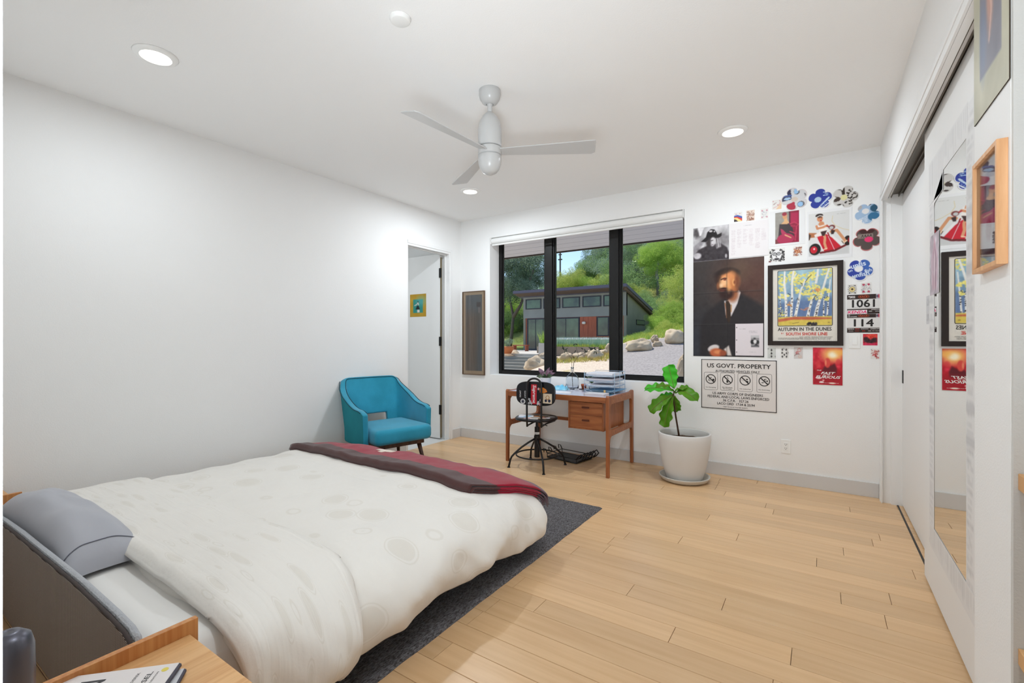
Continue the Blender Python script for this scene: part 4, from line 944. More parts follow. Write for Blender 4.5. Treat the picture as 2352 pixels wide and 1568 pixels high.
# ------------------------------------------------------------------ printed pictures: painted in code into vertex colours of thin sheets
def ink(n, rough=.55, coat=0): return mat(n, (200,200,200), rough, attr='print', spec=.35, coat=coat)
M['print'] = ink('printed_paper'); M['gloss'] = ink('glossy_print', .45, 0)
class Cv:
    def __init__(s, w, h, c=(255,255,255)):
        s.w, s.h = w, h; s.a = np.zeros((h, w, 3)); s.a[:] = c
        s.X, s.Y = np.meshgrid((np.arange(w)+.5)/w, (np.arange(h)+.5)/h); s.asp = h/w
    def blend(s, m, c, al=1.0):
        m = np.clip(m, 0, 1)*al; s.a = s.a*(1-m[..., None]) + np.array(c, float)*m[..., None]; return s
    def ell(s, x, y, rx, ry, c, rot=0, soft=.15, al=1):
        dx = s.X-x; dy = (s.Y-y); r = math.radians(rot); dyy = dy*s.asp
        u = (dx*math.cos(r)+dyy*math.sin(r))/rx; v = (-dx*math.sin(r)+dyy*math.cos(r))/(ry*s.asp)
        return s.blend((1-np.sqrt(u*u+v*v))/soft+.5, c, al)
    def sdf(s, pts, closed=True):
        d = np.full(s.X.shape, 9.0); ins = np.zeros(s.X.shape, bool); n = len(pts)
        P_ = [(p[0], p[1]*s.asp) for p in pts]; Y_ = s.Y*s.asp
        for i in range(n if closed else n-1):
            x0, y0 = P_[i]; x1, y1 = P_[(i+1) % n]; ex, ey = x1-x0, y1-y0; L2 = ex*ex+ey*ey+1e-12
            t = np.clip(((s.X-x0)*ex+(Y_-y0)*ey)/L2, 0, 1); d = np.minimum(d, np.hypot(s.X-x0-t*ex, Y_-y0-t*ey))
            if closed: ins ^= ((y0 > Y_) != (y1 > Y_)) & (s.X < (x1-x0)*(Y_-y0)/((y1-y0) or 1e-12)+x0)
        return np.where(ins, d, -d) if closed else d
    def poly(s, pts, c, soft=.008, al=1): return s.blend(s.sdf(pts)/soft+.5, c, al)
    def line(s, pts, wd, c, al=1): return s.blend((wd/2-s.sdf(pts, False))/.006+.5, c, al)
    def rect(s, x0, y0, x1, y1, c, soft=.004, al=1): return s.poly([(x0,y0),(x1,y0),(x1,y1),(x0,y1)], c, soft, al)
    def noise(s, sx, sy, amp, seed=0, oct=3):
        r = np.random.default_rng(seed); out = np.zeros((s.h, s.w))
        for o in range(oct):
            gx, gy = max(2, int(sx*2**o)), max(2, int(sy*2**o)); g = r.standard_normal((gy+1, gx+1))
            xx = s.X*gx; yy = s.Y*gy; i = np.clip(xx.astype(int), 0, gx-1); j = np.clip(yy.astype(int), 0, gy-1); fx_ = xx-i; fy_ = yy-j
            fx_ = fx_*fx_*(3-2*fx_); fy_ = fy_*fy_*(3-2*fy_)
            out += (g[j, i]*(1-fx_)*(1-fy_)+g[j, i+1]*fx_*(1-fy_)+g[j+1, i]*(1-fx_)*fy_+g[j+1, i+1]*fx_*fy_)/2**o
        return out*amp
    def tex(s, sx, sy, amp, seed=0): s.a = np.clip(s.a+s.noise(sx, sy, amp, seed)[..., None], 0, 255); return s
    def grad(s, c0, c1, vert=True):
        t = (s.Y if vert else s.X)[..., None]; s.a = np.array(c0, float)*(1-t)+np.array(c1, float)*t; return s
    def lines(s, x0, x1, y0, y1, n, c, wd=.3, seed=0, al=.8):
        r = np.random.default_rng(seed)
        for k in range(n):
            y = y0+(y1-y0)*(k+.5)/n; hgt = (y1-y0)/n*wd; e = x0+(x1-x0)*r.uniform(.7, 1)
            m = ((s.Y > y-hgt/2) & (s.Y < y+hgt/2) & (s.X > x0) & (s.X < e)) & (r.random(s.X.shape) > .25)
            s.blend(m.astype(float), c, al)
        return s
def sheet(name, cv, fn, m, parent=None, th=.0015, edge=None, hole=None):
    """cv laid on a thin sheet; fn(a, b, d) maps 0..1 across, 0..1 down, d = distance off the backing"""
    h, w = cv.h, cv.w; n = (w+1)*(h+1)
    g = np.zeros((h+1, w+1, 3)); pad = np.pad(cv.a, ((1,1),(1,1),(0,0)), mode='edge')
    g = (pad[:-1, :-1]+pad[1:, :-1]+pad[:-1, 1:]+pad[1:, 1:])/4
    p00, p10, p01 = [np.array(fn(*q)) for q in ((0,0,th),(1,0,th),(0,1,th))]
    A_, B_ = np.meshgrid(np.arange(w+1)/w, np.arange(h+1)/h)
    V = p00+A_[..., None]*(p10-p00)+B_[..., None]*(p01-p00); V = V.reshape(-1, 3)
    i, j = np.meshgrid(np.arange(w), np.arange(h)); k = (j*(w+1)+i).ravel()
    Fq = np.stack([k, k+w+1, k+w+2, k+1], 1)
    cs = [np.array(fn(a, b, d)) for d in (0, th) for a, b in ((0,0),(1,0),(1,1),(0,1))]
    V = np.vstack([V, np.array(cs)]); sf = [(n+0,n+3,n+7,n+4),(n+3,n+2,n+6,n+7),(n+2,n+1,n+5,n+6),(n+1,n+0,n+4,n+5),(n+0,n+1,n+2,n+3)]
    Fq = np.vstack([Fq, np.array(sf)])
    off = np.zeros(3); q = parent
    while q is not None: off += np.array(q.location); q = q.parent
    V = V-off
    me = bpy.data.meshes.new(name); me.vertices.add(len(V)); me.vertices.foreach_set('co', V.astype(np.float32).ravel())
    me.loops.add(4*len(Fq)); me.loops.foreach_set('vertex_index', Fq.astype(np.int32).ravel())
    me.polygons.add(len(Fq)); me.polygons.foreach_set('loop_start', np.arange(0, 4*len(Fq), 4, dtype=np.int32)); me.polygons.foreach_set('loop_total', np.full(len(Fq), 4, dtype=np.int32))
    me.update(calc_edges=True); me.validate()
    ca = me.color_attributes.new('print', 'FLOAT_COLOR', 'POINT')
    c = np.clip(g.reshape(-1, 3)/255, 0, 1); c = np.where(c > .04045, ((c+.055)/1.055)**2.4, c/12.92)
    ec = lin(edge or (225,225,225)); C = np.ones((len(V), 4)); C[:n, :3] = c; C[n:, :3] = ec
    ca.data.foreach_set('color', C.astype(np.float32).ravel())
    me.materials.append(m); o = bpy.data.objects.new(name, me); col.objects.link(o)
    if parent: o.parent = parent
    return o
def wallrect(TL, TR, BR, BL, y=YB):
    a, b, c, d = [onY(*q, y) for q in (TL, TR, BR, BL)]
    return (a.x+d.x)/2, (b.x+c.x)/2, (c.z+d.z)/2, (a.z+b.z)/2       # x0 x1 z0 z1
def onwall(R_, base=0.0004, y=YB): x0, x1, z0, z1 = R_; return lambda a, b, d: (x0+(x1-x0)*a, y-base-d, z1-(z1-z0)*b)
def wallmap(R_, base, y=YB):   # metres from the rectangle's centre -> 3-D just off the sheet
    x0, x1, z0, z1 = R_; return lambda a, b: (x0+(x1-x0)*a, y-base, z1-(z1-z0)*b)
def lettering(par, items, m, R_, base, name='lettering'):
    """items: (text, cx, cy, w, h, bold[, shear]) in 0..1 sheet units (y down)"""
    x0, x1, z0, z1 = R_; mb = MB()
    for it in items:
        body, cx_, cy_, w_, h_, bo = it[:6]; sh = it[6] if len(it) > 6 else 0
        mb.text(body, lambda a, b: (x0+(x1-x0)*cx_+a, YB-base-.0007, z1-(z1-z0)*cy_+b), w=(w_*(x1-x0) if w_ else None), h=h_*(z1-z0), bold=bo, shear=sh)
    o = mb.build(name, m, par); o['kind'] = 'stuff'; return o
INK = mat('print_black', (34,28,26), .6); INKR = mat('print_red', (206,58,44), .6); INKW = mat('print_white', (240,236,234), .6)
INKG = mat('print_grey', (150,146,150), .7); INKM = mat('print_magenta', (226,40,110), .6); INKO = mat('print_orange', (214,90,40), .6)
# ---- big portrait poster (man in a dark suit, unfolded from eight)
R_ = wallrect((1593,601.8),(1755.8,588.5),(1754.6,819.9),(1592.3,817.5))
cv = Cv(170, 236, (56,50,50))
cv.grad((62,56,54), (40,36,38)); cv.ell(.85,.22,.45,.30,(92,58,48), soft=1.2, al=.8); cv.ell(.66,.12,.16,.10,(98,80,62), soft=1.2, al=.55); cv.ell(.05,.9,.3,.3,(48,54,66), soft=1.2, al=.6)
cv.tex(6, 8, 3, 1)
cv.poly([(.10,.66),(.22,.52),(.38,.44),(.46,.40),(.70,.36),(.88,.44),(1,.5),(1,1),(.10,1)], (38,34,36), soft=.06)
cv.poly([(.455,.425),(.50,.425),(.60,.36),(.66,.325),(.685,.345),(.64,.46),(.555,.585),(.545,.59),(.50,.50),(.475,.575)], (214,206,206), soft=.012)
cv.poly([(.475,.43),(.515,.425),(.545,.47),(.548,.60),(.525,.66),(.49,.62),(.478,.52)], (52,36,24), soft=.010); cv.line([(.465,.45),(.482,.52),(.487,.60)], .012, (150,96,62)); cv.line([(.556,.47),(.552,.54)], .014, (176,128,80))
cv.ell(.50,.235,.150,.125,(60,34,24), soft=.35); cv.ell(.51,.150,.155,.060,(36,28,27), soft=.45); cv.ell(.57,.36,.085,.08,(150,84,48), soft=.6, al=.9)      # head and neck
cv.ell(.52,.225,.135,.105,(206,128,74), soft=.7, al=.95, rot=-12); cv.ell(.50,.175,.10,.05,(226,150,96), soft=.9, al=.8)
cv.ell(.43,.128,.12,.028,(40,30,27), soft=.8, al=.8, rot=-16); cv.ell(.365,.195,.045,.05,(48,30,24), soft=.9, al=.7)
cv.ell(.455,.235,.06,.045,(248,200,150), soft=1.1, al=.8); cv.ell(.41,.268,.030,.022,(250,214,170), soft=1, al=.75)
cv.line([(.41,.205),(.455,.192),(.485,.195)], .016, (60,28,20)); cv.ell(.465,.208,.022,.008,(120,50,34), soft=.6)
cv.ell(.365,.27,.020,.035,(150,92,58), soft=.9, al=.8)
cv.ell(.49,.355,.095,.052,(46,24,20), soft=.6, al=.95, rot=12); cv.ell(.43,.318,.042,.010,(132,66,48), soft=.6); cv.line([(.40,.318),(.47,.32)], .010, (36,16,16)); cv.ell(.45,.298,.05,.010,(56,30,24), soft=.7)
cv.ell(.595,.24,.030,.035,(226,160,100), soft=.5); cv.ell(.598,.24,.012,.018,(150,84,50), soft=.8); cv.ell(.63,.23,.030,.06,(110,60,40), soft=.8, al=.7)
cv.ell(.52,.29,.03,.05,(240,176,112), soft=1, al=.6)
cv.ell(.30,.915,.085,.035,(214,206,204), soft=.3, rot=-18); cv.ell(.345,.96,.10,.045,(190,98,60), soft=.4); cv.ell(.36,.955,.05,.02,(220,140,90), soft=.9); cv.poly([(.45,.925),(.52,.885),(.56,.99),(.50,.99)], (214,204,198), soft=.02); cv.ell(.44,.965,.05,.03,(150,74,46), soft=.6)
for y in (.333, .665): cv.rect(0,y-.002,1,y+.002,(110,104,104), al=.55); cv.rect(0,y,1,y+.012,(24,20,20), soft=.02, al=.35)
for x in (.487,): cv.rect(x-.003,0,x+.001,1,(100,94,92), al=.35); cv.rect(x,0,x+.010,1,(24,20,20), soft=.02, al=.35)
cv.tex(30, 40, 1.5, 5)
o = sheet('poster', cv, onwall(R_), M['gloss'], th=.002, edge=(60,50,50)); setp(o, 'large dark creased poster of a man in a black suit and tie', 'poster')
RN = wallrect((1689.6,743.2),(1753.4,742.7),(1752.8,817.3),(1688.6,815.7)); cv = Cv(64, 76, (222,214,218))
cv.lines(.16,.46,.13,.18,2,(150,146,150)); cv.lines(.5,.86,.22,.30,3,(178,172,176)); cv.lines(.5,.85,.86,.90,2,(180,176,180))
cv.rect(.57,.37,.86,.74,(150,148,150)); cv.rect(.57,.37,.86,.45,(196,194,196)); cv.ell(.62,.57,.07,.07,(40,40,42), soft=.4); cv.ell(.80,.58,.06,.06,(50,50,52), soft=.4); cv.ell(.71,.56,.06,.055,(222,220,222), soft=.3); cv.rect(.66,.44,.74,.50,(90,90,92)); cv.poly([(.68,.68),(.75,.63),(.83,.68)], (40,38,44)); cv.rect(.58,.68,.86,.73,(110,108,112))
for y in (.12,.51,.89): cv.ell(.045,y,.016,.014,(30,26,26), soft=.3)
o = sheet('notebook_page', cv, onwall(RN, .0021), M['print'], th=.0008); setp(o, 'white hole punched page with small grey picture pinned on the suit poster', 'paper')
# ---- black and white photograph
R_ = wallrect((1592.4,524.5),(1675.1,515.5),(1674,595.5),(1592.9,601.6)); cv = Cv(86, 86, (190,188,190))
cv.tex(4, 4, 16, 3); cv.ell(.7,.15,.4,.2,(214,212,214), soft=1, al=.8); cv.ell(.85,.4,.2,.25,(120,116,118), soft=1, al=.8); cv.poly([(0,.02),(.12,.0),(.20,.25),(.1,.3),(0,.2)], (60,56,58), soft=.1, al=.8); cv.poly([(.13,.0),(.32,0),(.22,.24),(.18,.24)], (226,224,226), soft=.03)
cv.poly([(.0,.55),(.18,.42),(.26,.36),(.30,.45),(.12,.75),(0,.8)], (150,146,150), soft=.05); cv.poly([(0,.85),(.14,.66),(.26,.6),(.5,.52),(.78,.52),(.95,.66),(1,.8),(1,1),(0,1)], (56,50,54), soft=.04)
cv.ell(.12,.83,.11,.09,(196,192,196), soft=.4); cv.tex(14, 14, 7, 4)
cv.poly([(.22,.42),(.36,.30),(.40,.16),(.50,.08),(.60,.10),(.66,.20),(.68,.26),(.80,.22),(.80,.30),(.72,.37),(.64,.38),(.5,.36),(.36,.44)], (28,24,26), soft=.02)
cv.ell(.55,.45,.085,.13,(206,202,204), soft=.35, rot=8); cv.poly([(.46,.32),(.50,.36),(.50,.60),(.40,.60),(.36,.46)], (60,54,56), soft=.05); cv.poly([(.62,.36),(.74,.36),(.78,.62),(.66,.66)], (176,172,174), soft=.05); cv.line([(.66,.38),(.68,.62)], .02, (80,74,78)); cv.line([(.72,.38),(.74,.6)], .015, (96,90,94))
cv.line([(.51,.42),(.56,.41)], .02, (40,34,36)); cv.line([(.52,.54),(.57,.53)], .014, (90,70,76)); cv.ell(.50,.14,.05,.03,(200,196,198), soft=.4); cv.ell(.60,.16,.02,.025,(200,196,198), soft=.4); cv.ell(.92,.90,.03,.06,(170,166,168), soft=.5)
o = sheet('photo_print', cv, onwall(R_, .0022), M['gloss'], th=.0012); setp(o, 'black and white photo print of a person in a brimmed dark hat', 'photo')
# ---- lyric sheet
R_ = wallrect((1675.5,515),(1765.3,502.7),(1764.9,586.3),(1675,592.4)); cv = Cv(92, 84, (228,224,224))
cv.lines(.38,.62,.085,.115,1,(150,146,150), seed=1, al=.6)
for k in range(6): cv.lines(.05+.155*k,.175+.155*k,.18+.01*k,(.92,.72,.62,.70,.78,.58)[k],int((.74,.54,.44,.52,.6,.4)[k]*52),(188,170,176), seed=k, wd=.5, al=.45)
o = sheet('lyric_sheet', cv, onwall(R_, .0036), M['print'], th=.0008); setp(o, 'white square sheet printed with columns of tiny text', 'paper')
# ---- seated woman print (plain generic stand-in)
R_ = wallrect((1766,487),(1849,475.5),(1849,558.8),(1769,567)); base = Cv(10, 10, (228,228,228))
t = sheet('art_print', base, onwall(R_), M['print'], th=.0012); setp(t, 'red and grey art print of a seated woman on a white sheet', 'print')
Ri = wallrect((1780,490),(1834.7,481.8),(1836,554.7),(1781.4,560.8)); cv = Cv(60, 78, (150,146,138)); cv.tex(5, 6, 7, 2)
cv.rect(.60,0,1,1,(142,26,58)); cv.rect(.58,0,.63,1,(84,26,48)); cv.rect(.66,.06,.96,.38,(172,30,74)); cv.rect(0,.86,.3,1,(120,60,60))
cv.poly([(.18,.38),(.55,.36),(.74,.55),(.80,.80),(.3,.9),(.12,.84)], (58,46,50), soft=.02); cv.ell(.44,.86,.36,.17,(170,44,80), soft=.08); cv.poly([(.22,.52),(.32,.56),(.62,.80),(.5,.84),(.26,.68)], (176,50,86), soft=.02)
cv.line([(.62,.40),(.80,.36),(.98,.44),(.90,.50),(.84,.94)], .045, (186,54,84)); cv.line([(.62,.64),(.84,.72)], .035, (186,60,84)); cv.line([(.66,.47),(.90,.50)], .03, (180,54,84))
cv.poly([(.36,.14),(.48,.13),(.52,.28),(.60,.36),(.50,.40),(.24,.38),(.38,.29)], (214,166,120), soft=.02); cv.ell(.41,.14,.10,.09,(206,150,108), soft=.1, rot=15); cv.ell(.39,.07,.10,.055,(150,40,60), soft=.15); cv.line([(.42,.74),(.66,.84)], .05, (216,166,120))
sheet('picture', cv, onwall(Ri, .0013), M['gloss'], t, th=.0004)
# ---- go-kart picture
R_ = wallrect((1853.7,485),(1957,476),(1957.8,589.4),(1854,598)); t = sheet('art_print', Cv(10, 10, (230,230,231)), onwall(R_), M['print'], th=.0012); setp(t, 'picture of a woman riding a red kart on a white bordered sheet', 'print')
Ri = wallrect((1857,492.4),(1951,481),(1950.8,582),(1857.8,589.4)); cv = Cv(100, 112, (216,216,214)); cv.rect(0,.78,1,1,(200,200,200), soft=.1)
cv.line([(.60,.10),(.58,.22),(.66,.33),(.84,.42),(1,.47)], .012, (214,196,150)); skin = (206,140,100)
cv.poly([(.20,.50),(.40,.48),(.58,.60),(.82,.84),(.70,.90),(.40,.92),(.24,.62)], (196,24,44), soft=.01); cv.poly([(.56,.56),(.82,.82),(.88,.80),(.60,.54)], (228,224,224), soft=.01)
cv.poly([(.22,.58),(.38,.90),(.36,.92),(.18,.64)], (220,216,216), soft=.01); cv.line([(.30,.93),(.66,.90),(.96,.78)], .05, (110,26,30)); cv.line([(.49,.56),(.64,.88)], .014, (226,220,220)); cv.line([(.48,.48),(.53,.60)], .03, (150,24,32))
cv.ell(.16,.84,.145,.135,(30,24,22), soft=.06); cv.ell(.13,.85,.09,.085,(196,22,44), soft=.08); cv.ell(.14,.83,.025,.025,(240,200,200), soft=.5); cv.ell(.96,.70,.09,.11,(34,24,22), soft=.06); cv.ell(1.0,.69,.04,.06,(150,24,36), soft=.2)
cv.poly([(0,.44),(.20,.46),(.24,.56),(.02,.56)], (176,110,70), soft=.02); cv.poly([(0,.46),(.06,.5),(.03,.6),(0,.62)], (70,50,40), soft=.02)
cv.poly([(.22,.30),(.42,.24),(.48,.44),(.42,.52),(.16,.56),(.14,.50),(.28,.44)], (234,226,220), soft=.02); cv.poly([(.30,.18),(.38,.22),(.40,.28),(.28,.30),(.24,.26)], skin, soft=.02)
cv.ell(.285,.13,.075,.075,skin, soft=.15); cv.ell(.27,.06,.095,.045,(40,28,26), soft=.15); cv.line([(.20,.09),(.28,.06),(.36,.08)], .022, (232,224,214)); cv.ell(.31,.175,.016,.016,(190,30,40), soft=.3); cv.ell(.26,.12,.010,.008,(50,30,30)); cv.ell(.32,.115,.010,.008,(50,30,30))
cv.line([(.20,.30),(.22,.36),(.36,.34),(.46,.31)], .055, skin); cv.line([(.46,.32),(.55,.36),(.60,.42)], .04, (176,60,60)); cv.ell(.58,.36,.08,.055,(120,60,56), soft=.2); cv.ell(.57,.37,.05,.035,(190,190,190), soft=.2)
cv.line([(.36,.46),(.41,.58),(.40,.72),(.44,.84)], .065, (214,152,112)); cv.poly([(.30,.44),(.46,.42),(.40,.54),(.34,.54)], (60,36,34), soft=.015); cv.line([(.56,.46),(.70,.44),(.84,.62),(.90,.70)], .07, (206,146,106)); cv.poly([(.56,.42),(.66,.44),(.62,.52),(.56,.52)], (50,34,34), soft=.015)
cv.line([(.38,.86),(.46,.84)], .03, (234,190,160)); cv.line([(.82,.70),(.88,.74),(.94,.70)], .03, (234,200,170)); cv.line([(.82,.70),(.86,.76)], .012, (30,24,24))
cv.lines(.70,.92,.06,.09,2,(170,168,168), seed=4)
sheet('picture', cv, onwall(Ri, .0013), M['gloss'], t, th=.0004)
# ---- framed birch poster
R_ = wallrect((1764.9,609.8),(1938.4,598),(1935.4,794.4),(1763,792)); x0, x1, z0, z1 = R_
t = thing('framed_poster', 'black framed poster of yellow birch trees reading AUTUMN IN THE DUNES', 'poster', ((x0+x1)/2, YB, z0))
Rm = wallrect((1776.4,618.8),(1924.2,609.6),(1921.8,783.5),(1774,782.3)); fm = mat('black_frame_wood', (40,30,26), .5, spec=.3)
for q in ((x0, Rm[0], z0, z1), (Rm[1], x1, z0, z1), (Rm[0], Rm[1], z0, Rm[2]), (Rm[0], Rm[1], Rm[3], z1)):
    MB().box(q[0], q[1], YB-.020, YB-.0005, q[2], q[3]).build('frame_rail', fm, t, bevel=.001)
sheet('poster_paper', Cv(10, 10, (222,216,206)), onwall((Rm[0]-.002, Rm[1]+.002, Rm[2]-.002, Rm[3]+.002), .008), M['print'], t, th=.001)
Ri = wallrect((1788.8,623),(1912,615.9),(1909.7,747.7),(1786,747.2)); cv = Cv(134, 142, (120,150,176))
cv.grad((150,184,196), (110,134,176)); cv.tex(8, 8, 10, 9); cv.poly([(0,.62),(.15,.56),(.4,.54),(.6,.52),(1,.5),(1,.86),(0,.86)], (92,116,158), soft=.06, al=.8)
rr = random.Random(5); Yl = (232,220,120)
def foliage(cx_, cy_, rx, ry, n, c=Yl):
    for _ in range(n):
        a = rr.uniform(0, 2*PI); q = rr.random()**.6; k = rr.uniform(-16, 14)
        cv.ell(cx_+rx*q*math.cos(a), cy_+ry*q*math.sin(a), rr.uniform(.012,.03), rr.uniform(.008,.018), tuple(max(0, min(255, v+k)) for v in c), rot=rr.uniform(-40,40), soft=.5, al=.9)
foliage(.08,.16,.09,.10,34); foliage(.28,.12,.12,.13,46); foliage(.5,.2,.22,.12,70); foliage(.66,.10,.10,.08,34); foliage(.92,.08,.12,.10,34); foliage(.08,.32,.08,.05,18); foliage(.1,.46,.12,.05,26); foliage(.04,.80,.12,.14,34, (214,206,120))
tr_ = (230,228,222)
def birch(p, w0, w1):
    pts = p; L_ = [(x-(w0+(w1-w0)*i/(len(p)-1))/2, y) for i, (x, y) in enumerate(p)]; R2 = [(x+(w0+(w1-w0)*i/(len(p)-1))/2, y) for i, (x, y) in enumerate(p)]
    cv.poly(L_+R2[::-1], tr_, soft=.012)
    for i in range(int(20)):
        s_ = rr.random()**1.6; s_ = 1-s_; k = s_*(len(p)-1); a = min(int(k), len(p)-2); f_ = k-a; x = p[a][0]*(1-f_)+p[a+1][0]*f_; y = p[a][1]*(1-f_)+p[a+1][1]*f_
        if y > .5: cv.ell(x+rr.uniform(-.01,.012), y, rr.uniform(.006,.016), rr.uniform(.004,.009), (44,38,40), soft=.5)
birch([(.13,.0),(.12,.2),(.15,.5),(.16,.88)], .03, .055); birch([(.30,.0),(.27,.2),(.27,.5),(.25,.86)], .035, .05); birch([(.52,.18),(.44,.35),(.39,.58),(.33,.84)], .03, .055)
birch([(.75,.0),(.74,.12),(.71,.26)], .03, .05); birch([(.66,.48),(.60,.68),(.55,.90)], .04, .06); birch([(.95,.0),(.88,.22),(.80,.5),(.74,.68),(.70,.86)], .03, .07); birch([(.86,.52),(.85,.88)], .02, .03); birch([(.97,.2),(.94,.5),(.91,.88)], .02, .03); birch([(.04,.4),(.05,.86)], .012, .018)
cv.line([(.35,.06),(.30,.14)], .02, tr_)
foliage(.66,.42,.22,.14,110); foliage(.36,.37,.05,.06,16); foliage(.92,.38,.08,.05,18); foliage(.92,.54,.04,.04,10); foliage(.73,.38,.08,.03,10,(220,150,90)); foliage(.24,.62,.05,.06,8,(210,150,90)); foliage(.52,.70,.08,.03,8,(190,130,110))
for p in ([(.52,.22),(.57,.15),(.63,.10)],[(.46,.29),(.46,.25),(.43,.23)],[(.36,.54),(.38,.50)],[(.66,.55),(.70,.48),(.73,.47)],[(.24,.44),(.19,.41)],[(.90,.52),(.92,.49)]): cv.line(p, .010, (40,36,40))
cv.rect(0,.84,1,1,(214,190,84), soft=.02); cv.poly([(0,.88),(.3,.84),(.7,.85),(1,.87),(1,.89),(.6,.90),(.3,.89),(0,.93)], (190,96,66), soft=.02); cv.tex(20, 20, 4, 8)
foliage(.65,.97,.10,.02,30,(44,38,40)); cv.line([(.28,.96),(.40,.94)], .008, (110,90,50)); cv.line([(.93,.95),(.96,.95)], .008, (90,60,50))
sheet('picture', cv, onwall(Ri, .0092), M['gloss'], t, th=.0006)
bx = MB(); r_ = .006
def rr_ring(xa, xb, za, zb, y, rad, wd):
    pts = []
    for cx_, cz_, a0 in ((xb-rad, zb-rad, 0), (xa+rad, zb-rad, 90), (xa+rad, za+rad, 180), (xb-rad, za+rad, 270)):
        for k in range(5): a = math.radians(a0+22.5*k); pts.append((cx_, cz_, math.cos(a), math.sin(a), rad))
    vs = [(p[0]+p[2]*p[4], y, p[1]+p[3]*p[4]) for p in pts]+[(p[0]+p[2]*(p[4]+wd), y, p[1]+p[3]*(p[4]+wd)) for p in pts]; n = len(pts)
    return vs, [(i, (i+1) % n, n+(i+1) % n, n+i) for i in range(n)]
bx.add(*rr_ring(Ri[0]-.001, Ri[1]+.001, Ri[2]-.001, Ri[3]+.001, YB-.0102, .008, .004)); bx.build('picture_border', INK, t)
lettering(t, [('AUTUMN IN THE DUNES', .50, .838, .83, .047, .02)], INK, Rm, .0095)
lettering(t, [('SOUTH SHORE LINE', .535, .903, .64, .040, .025)], INKR, Rm, .0095); lettering(t, [('BY', .16, .895, .045, .02, .0)], INKR, Rm, .0095)
lettering(t, [('FAST LIMITED TRAINS FROM CHICAGO', .68, .945, .50, .012, 0), ('TO MICHIGAN CITY AND SOUTH BEND THROUGH THE DUNES COUNTRY DAILY', .5, .96, .82, .011, 0), ('STATIONS AT RANDOLPH STREET AND MICHIGAN AVENUE  VAN BUREN STREET', .5, .975, .82, .011, 0)], INK, Rm, .0095)
MB().box(Rm[0]-.002, Rm[1]+.002, YB-.0145, YB-.0125, Rm[2]-.002, Rm[3]+.002).build('glazing', M['glass'], t)
# ---- government sign
R_ = wallrect((1610.5,824.9),(1783.5,827),(1784.8,946.8),(1611.6,936.5)); x0, x1, z0, z1 = R_; W_, H_ = x1-x0, z1-z0
t = thing('warning_sign', 'white metal US GOVT. PROPERTY sign with four crossed circles', 'sign', ((x0+x1)/2, YB, z0))
sp_ = MB().box(x0, x1, YB-.004, YB-.0005, z0, z1).build('sign_plate', mat('enamel_white', (222,216,212), .45), t, bevel=.0008)
b = MB(); e = .006
for q in ((x0, x1, z1-e, z1), (x0, x1, z0, z0+e), (x0, x0+e, z0, z1), (x1-e, x1, z0, z1)): b.box(q[0], q[1], YB-.0047, YB-.0041, q[2], q[3])
b.build('sign_border', INK, t)
lettering(t, [('US GOVT. PROPERTY', .505, .125, .84, .082, .02), ('AUTHORIZED VEHICLES ONLY', .495, .235, .59, .047, .01), ('US ARMY CORPS OF ENGINEERS', .495, .685, .67, .048, .012),
    ('FEDERAL AND LOCAL LAWS ENFORCED', .50, .752, .815, .048, .012), ('36 C.F.R.   327.26', .475, .82, .34, .046, .012), ('LACO ORD  17.04 & 20.94', .475, .887, .50, .046, .012), ("OBEY RULES & WATER SAFETY", .47, .952, .33, .022, 0)], INK, R_, .0048)
ic = MB()
def P2(a, b_, d=.0048): return (x0+W_*a, YB-d, z1-H_*b_)
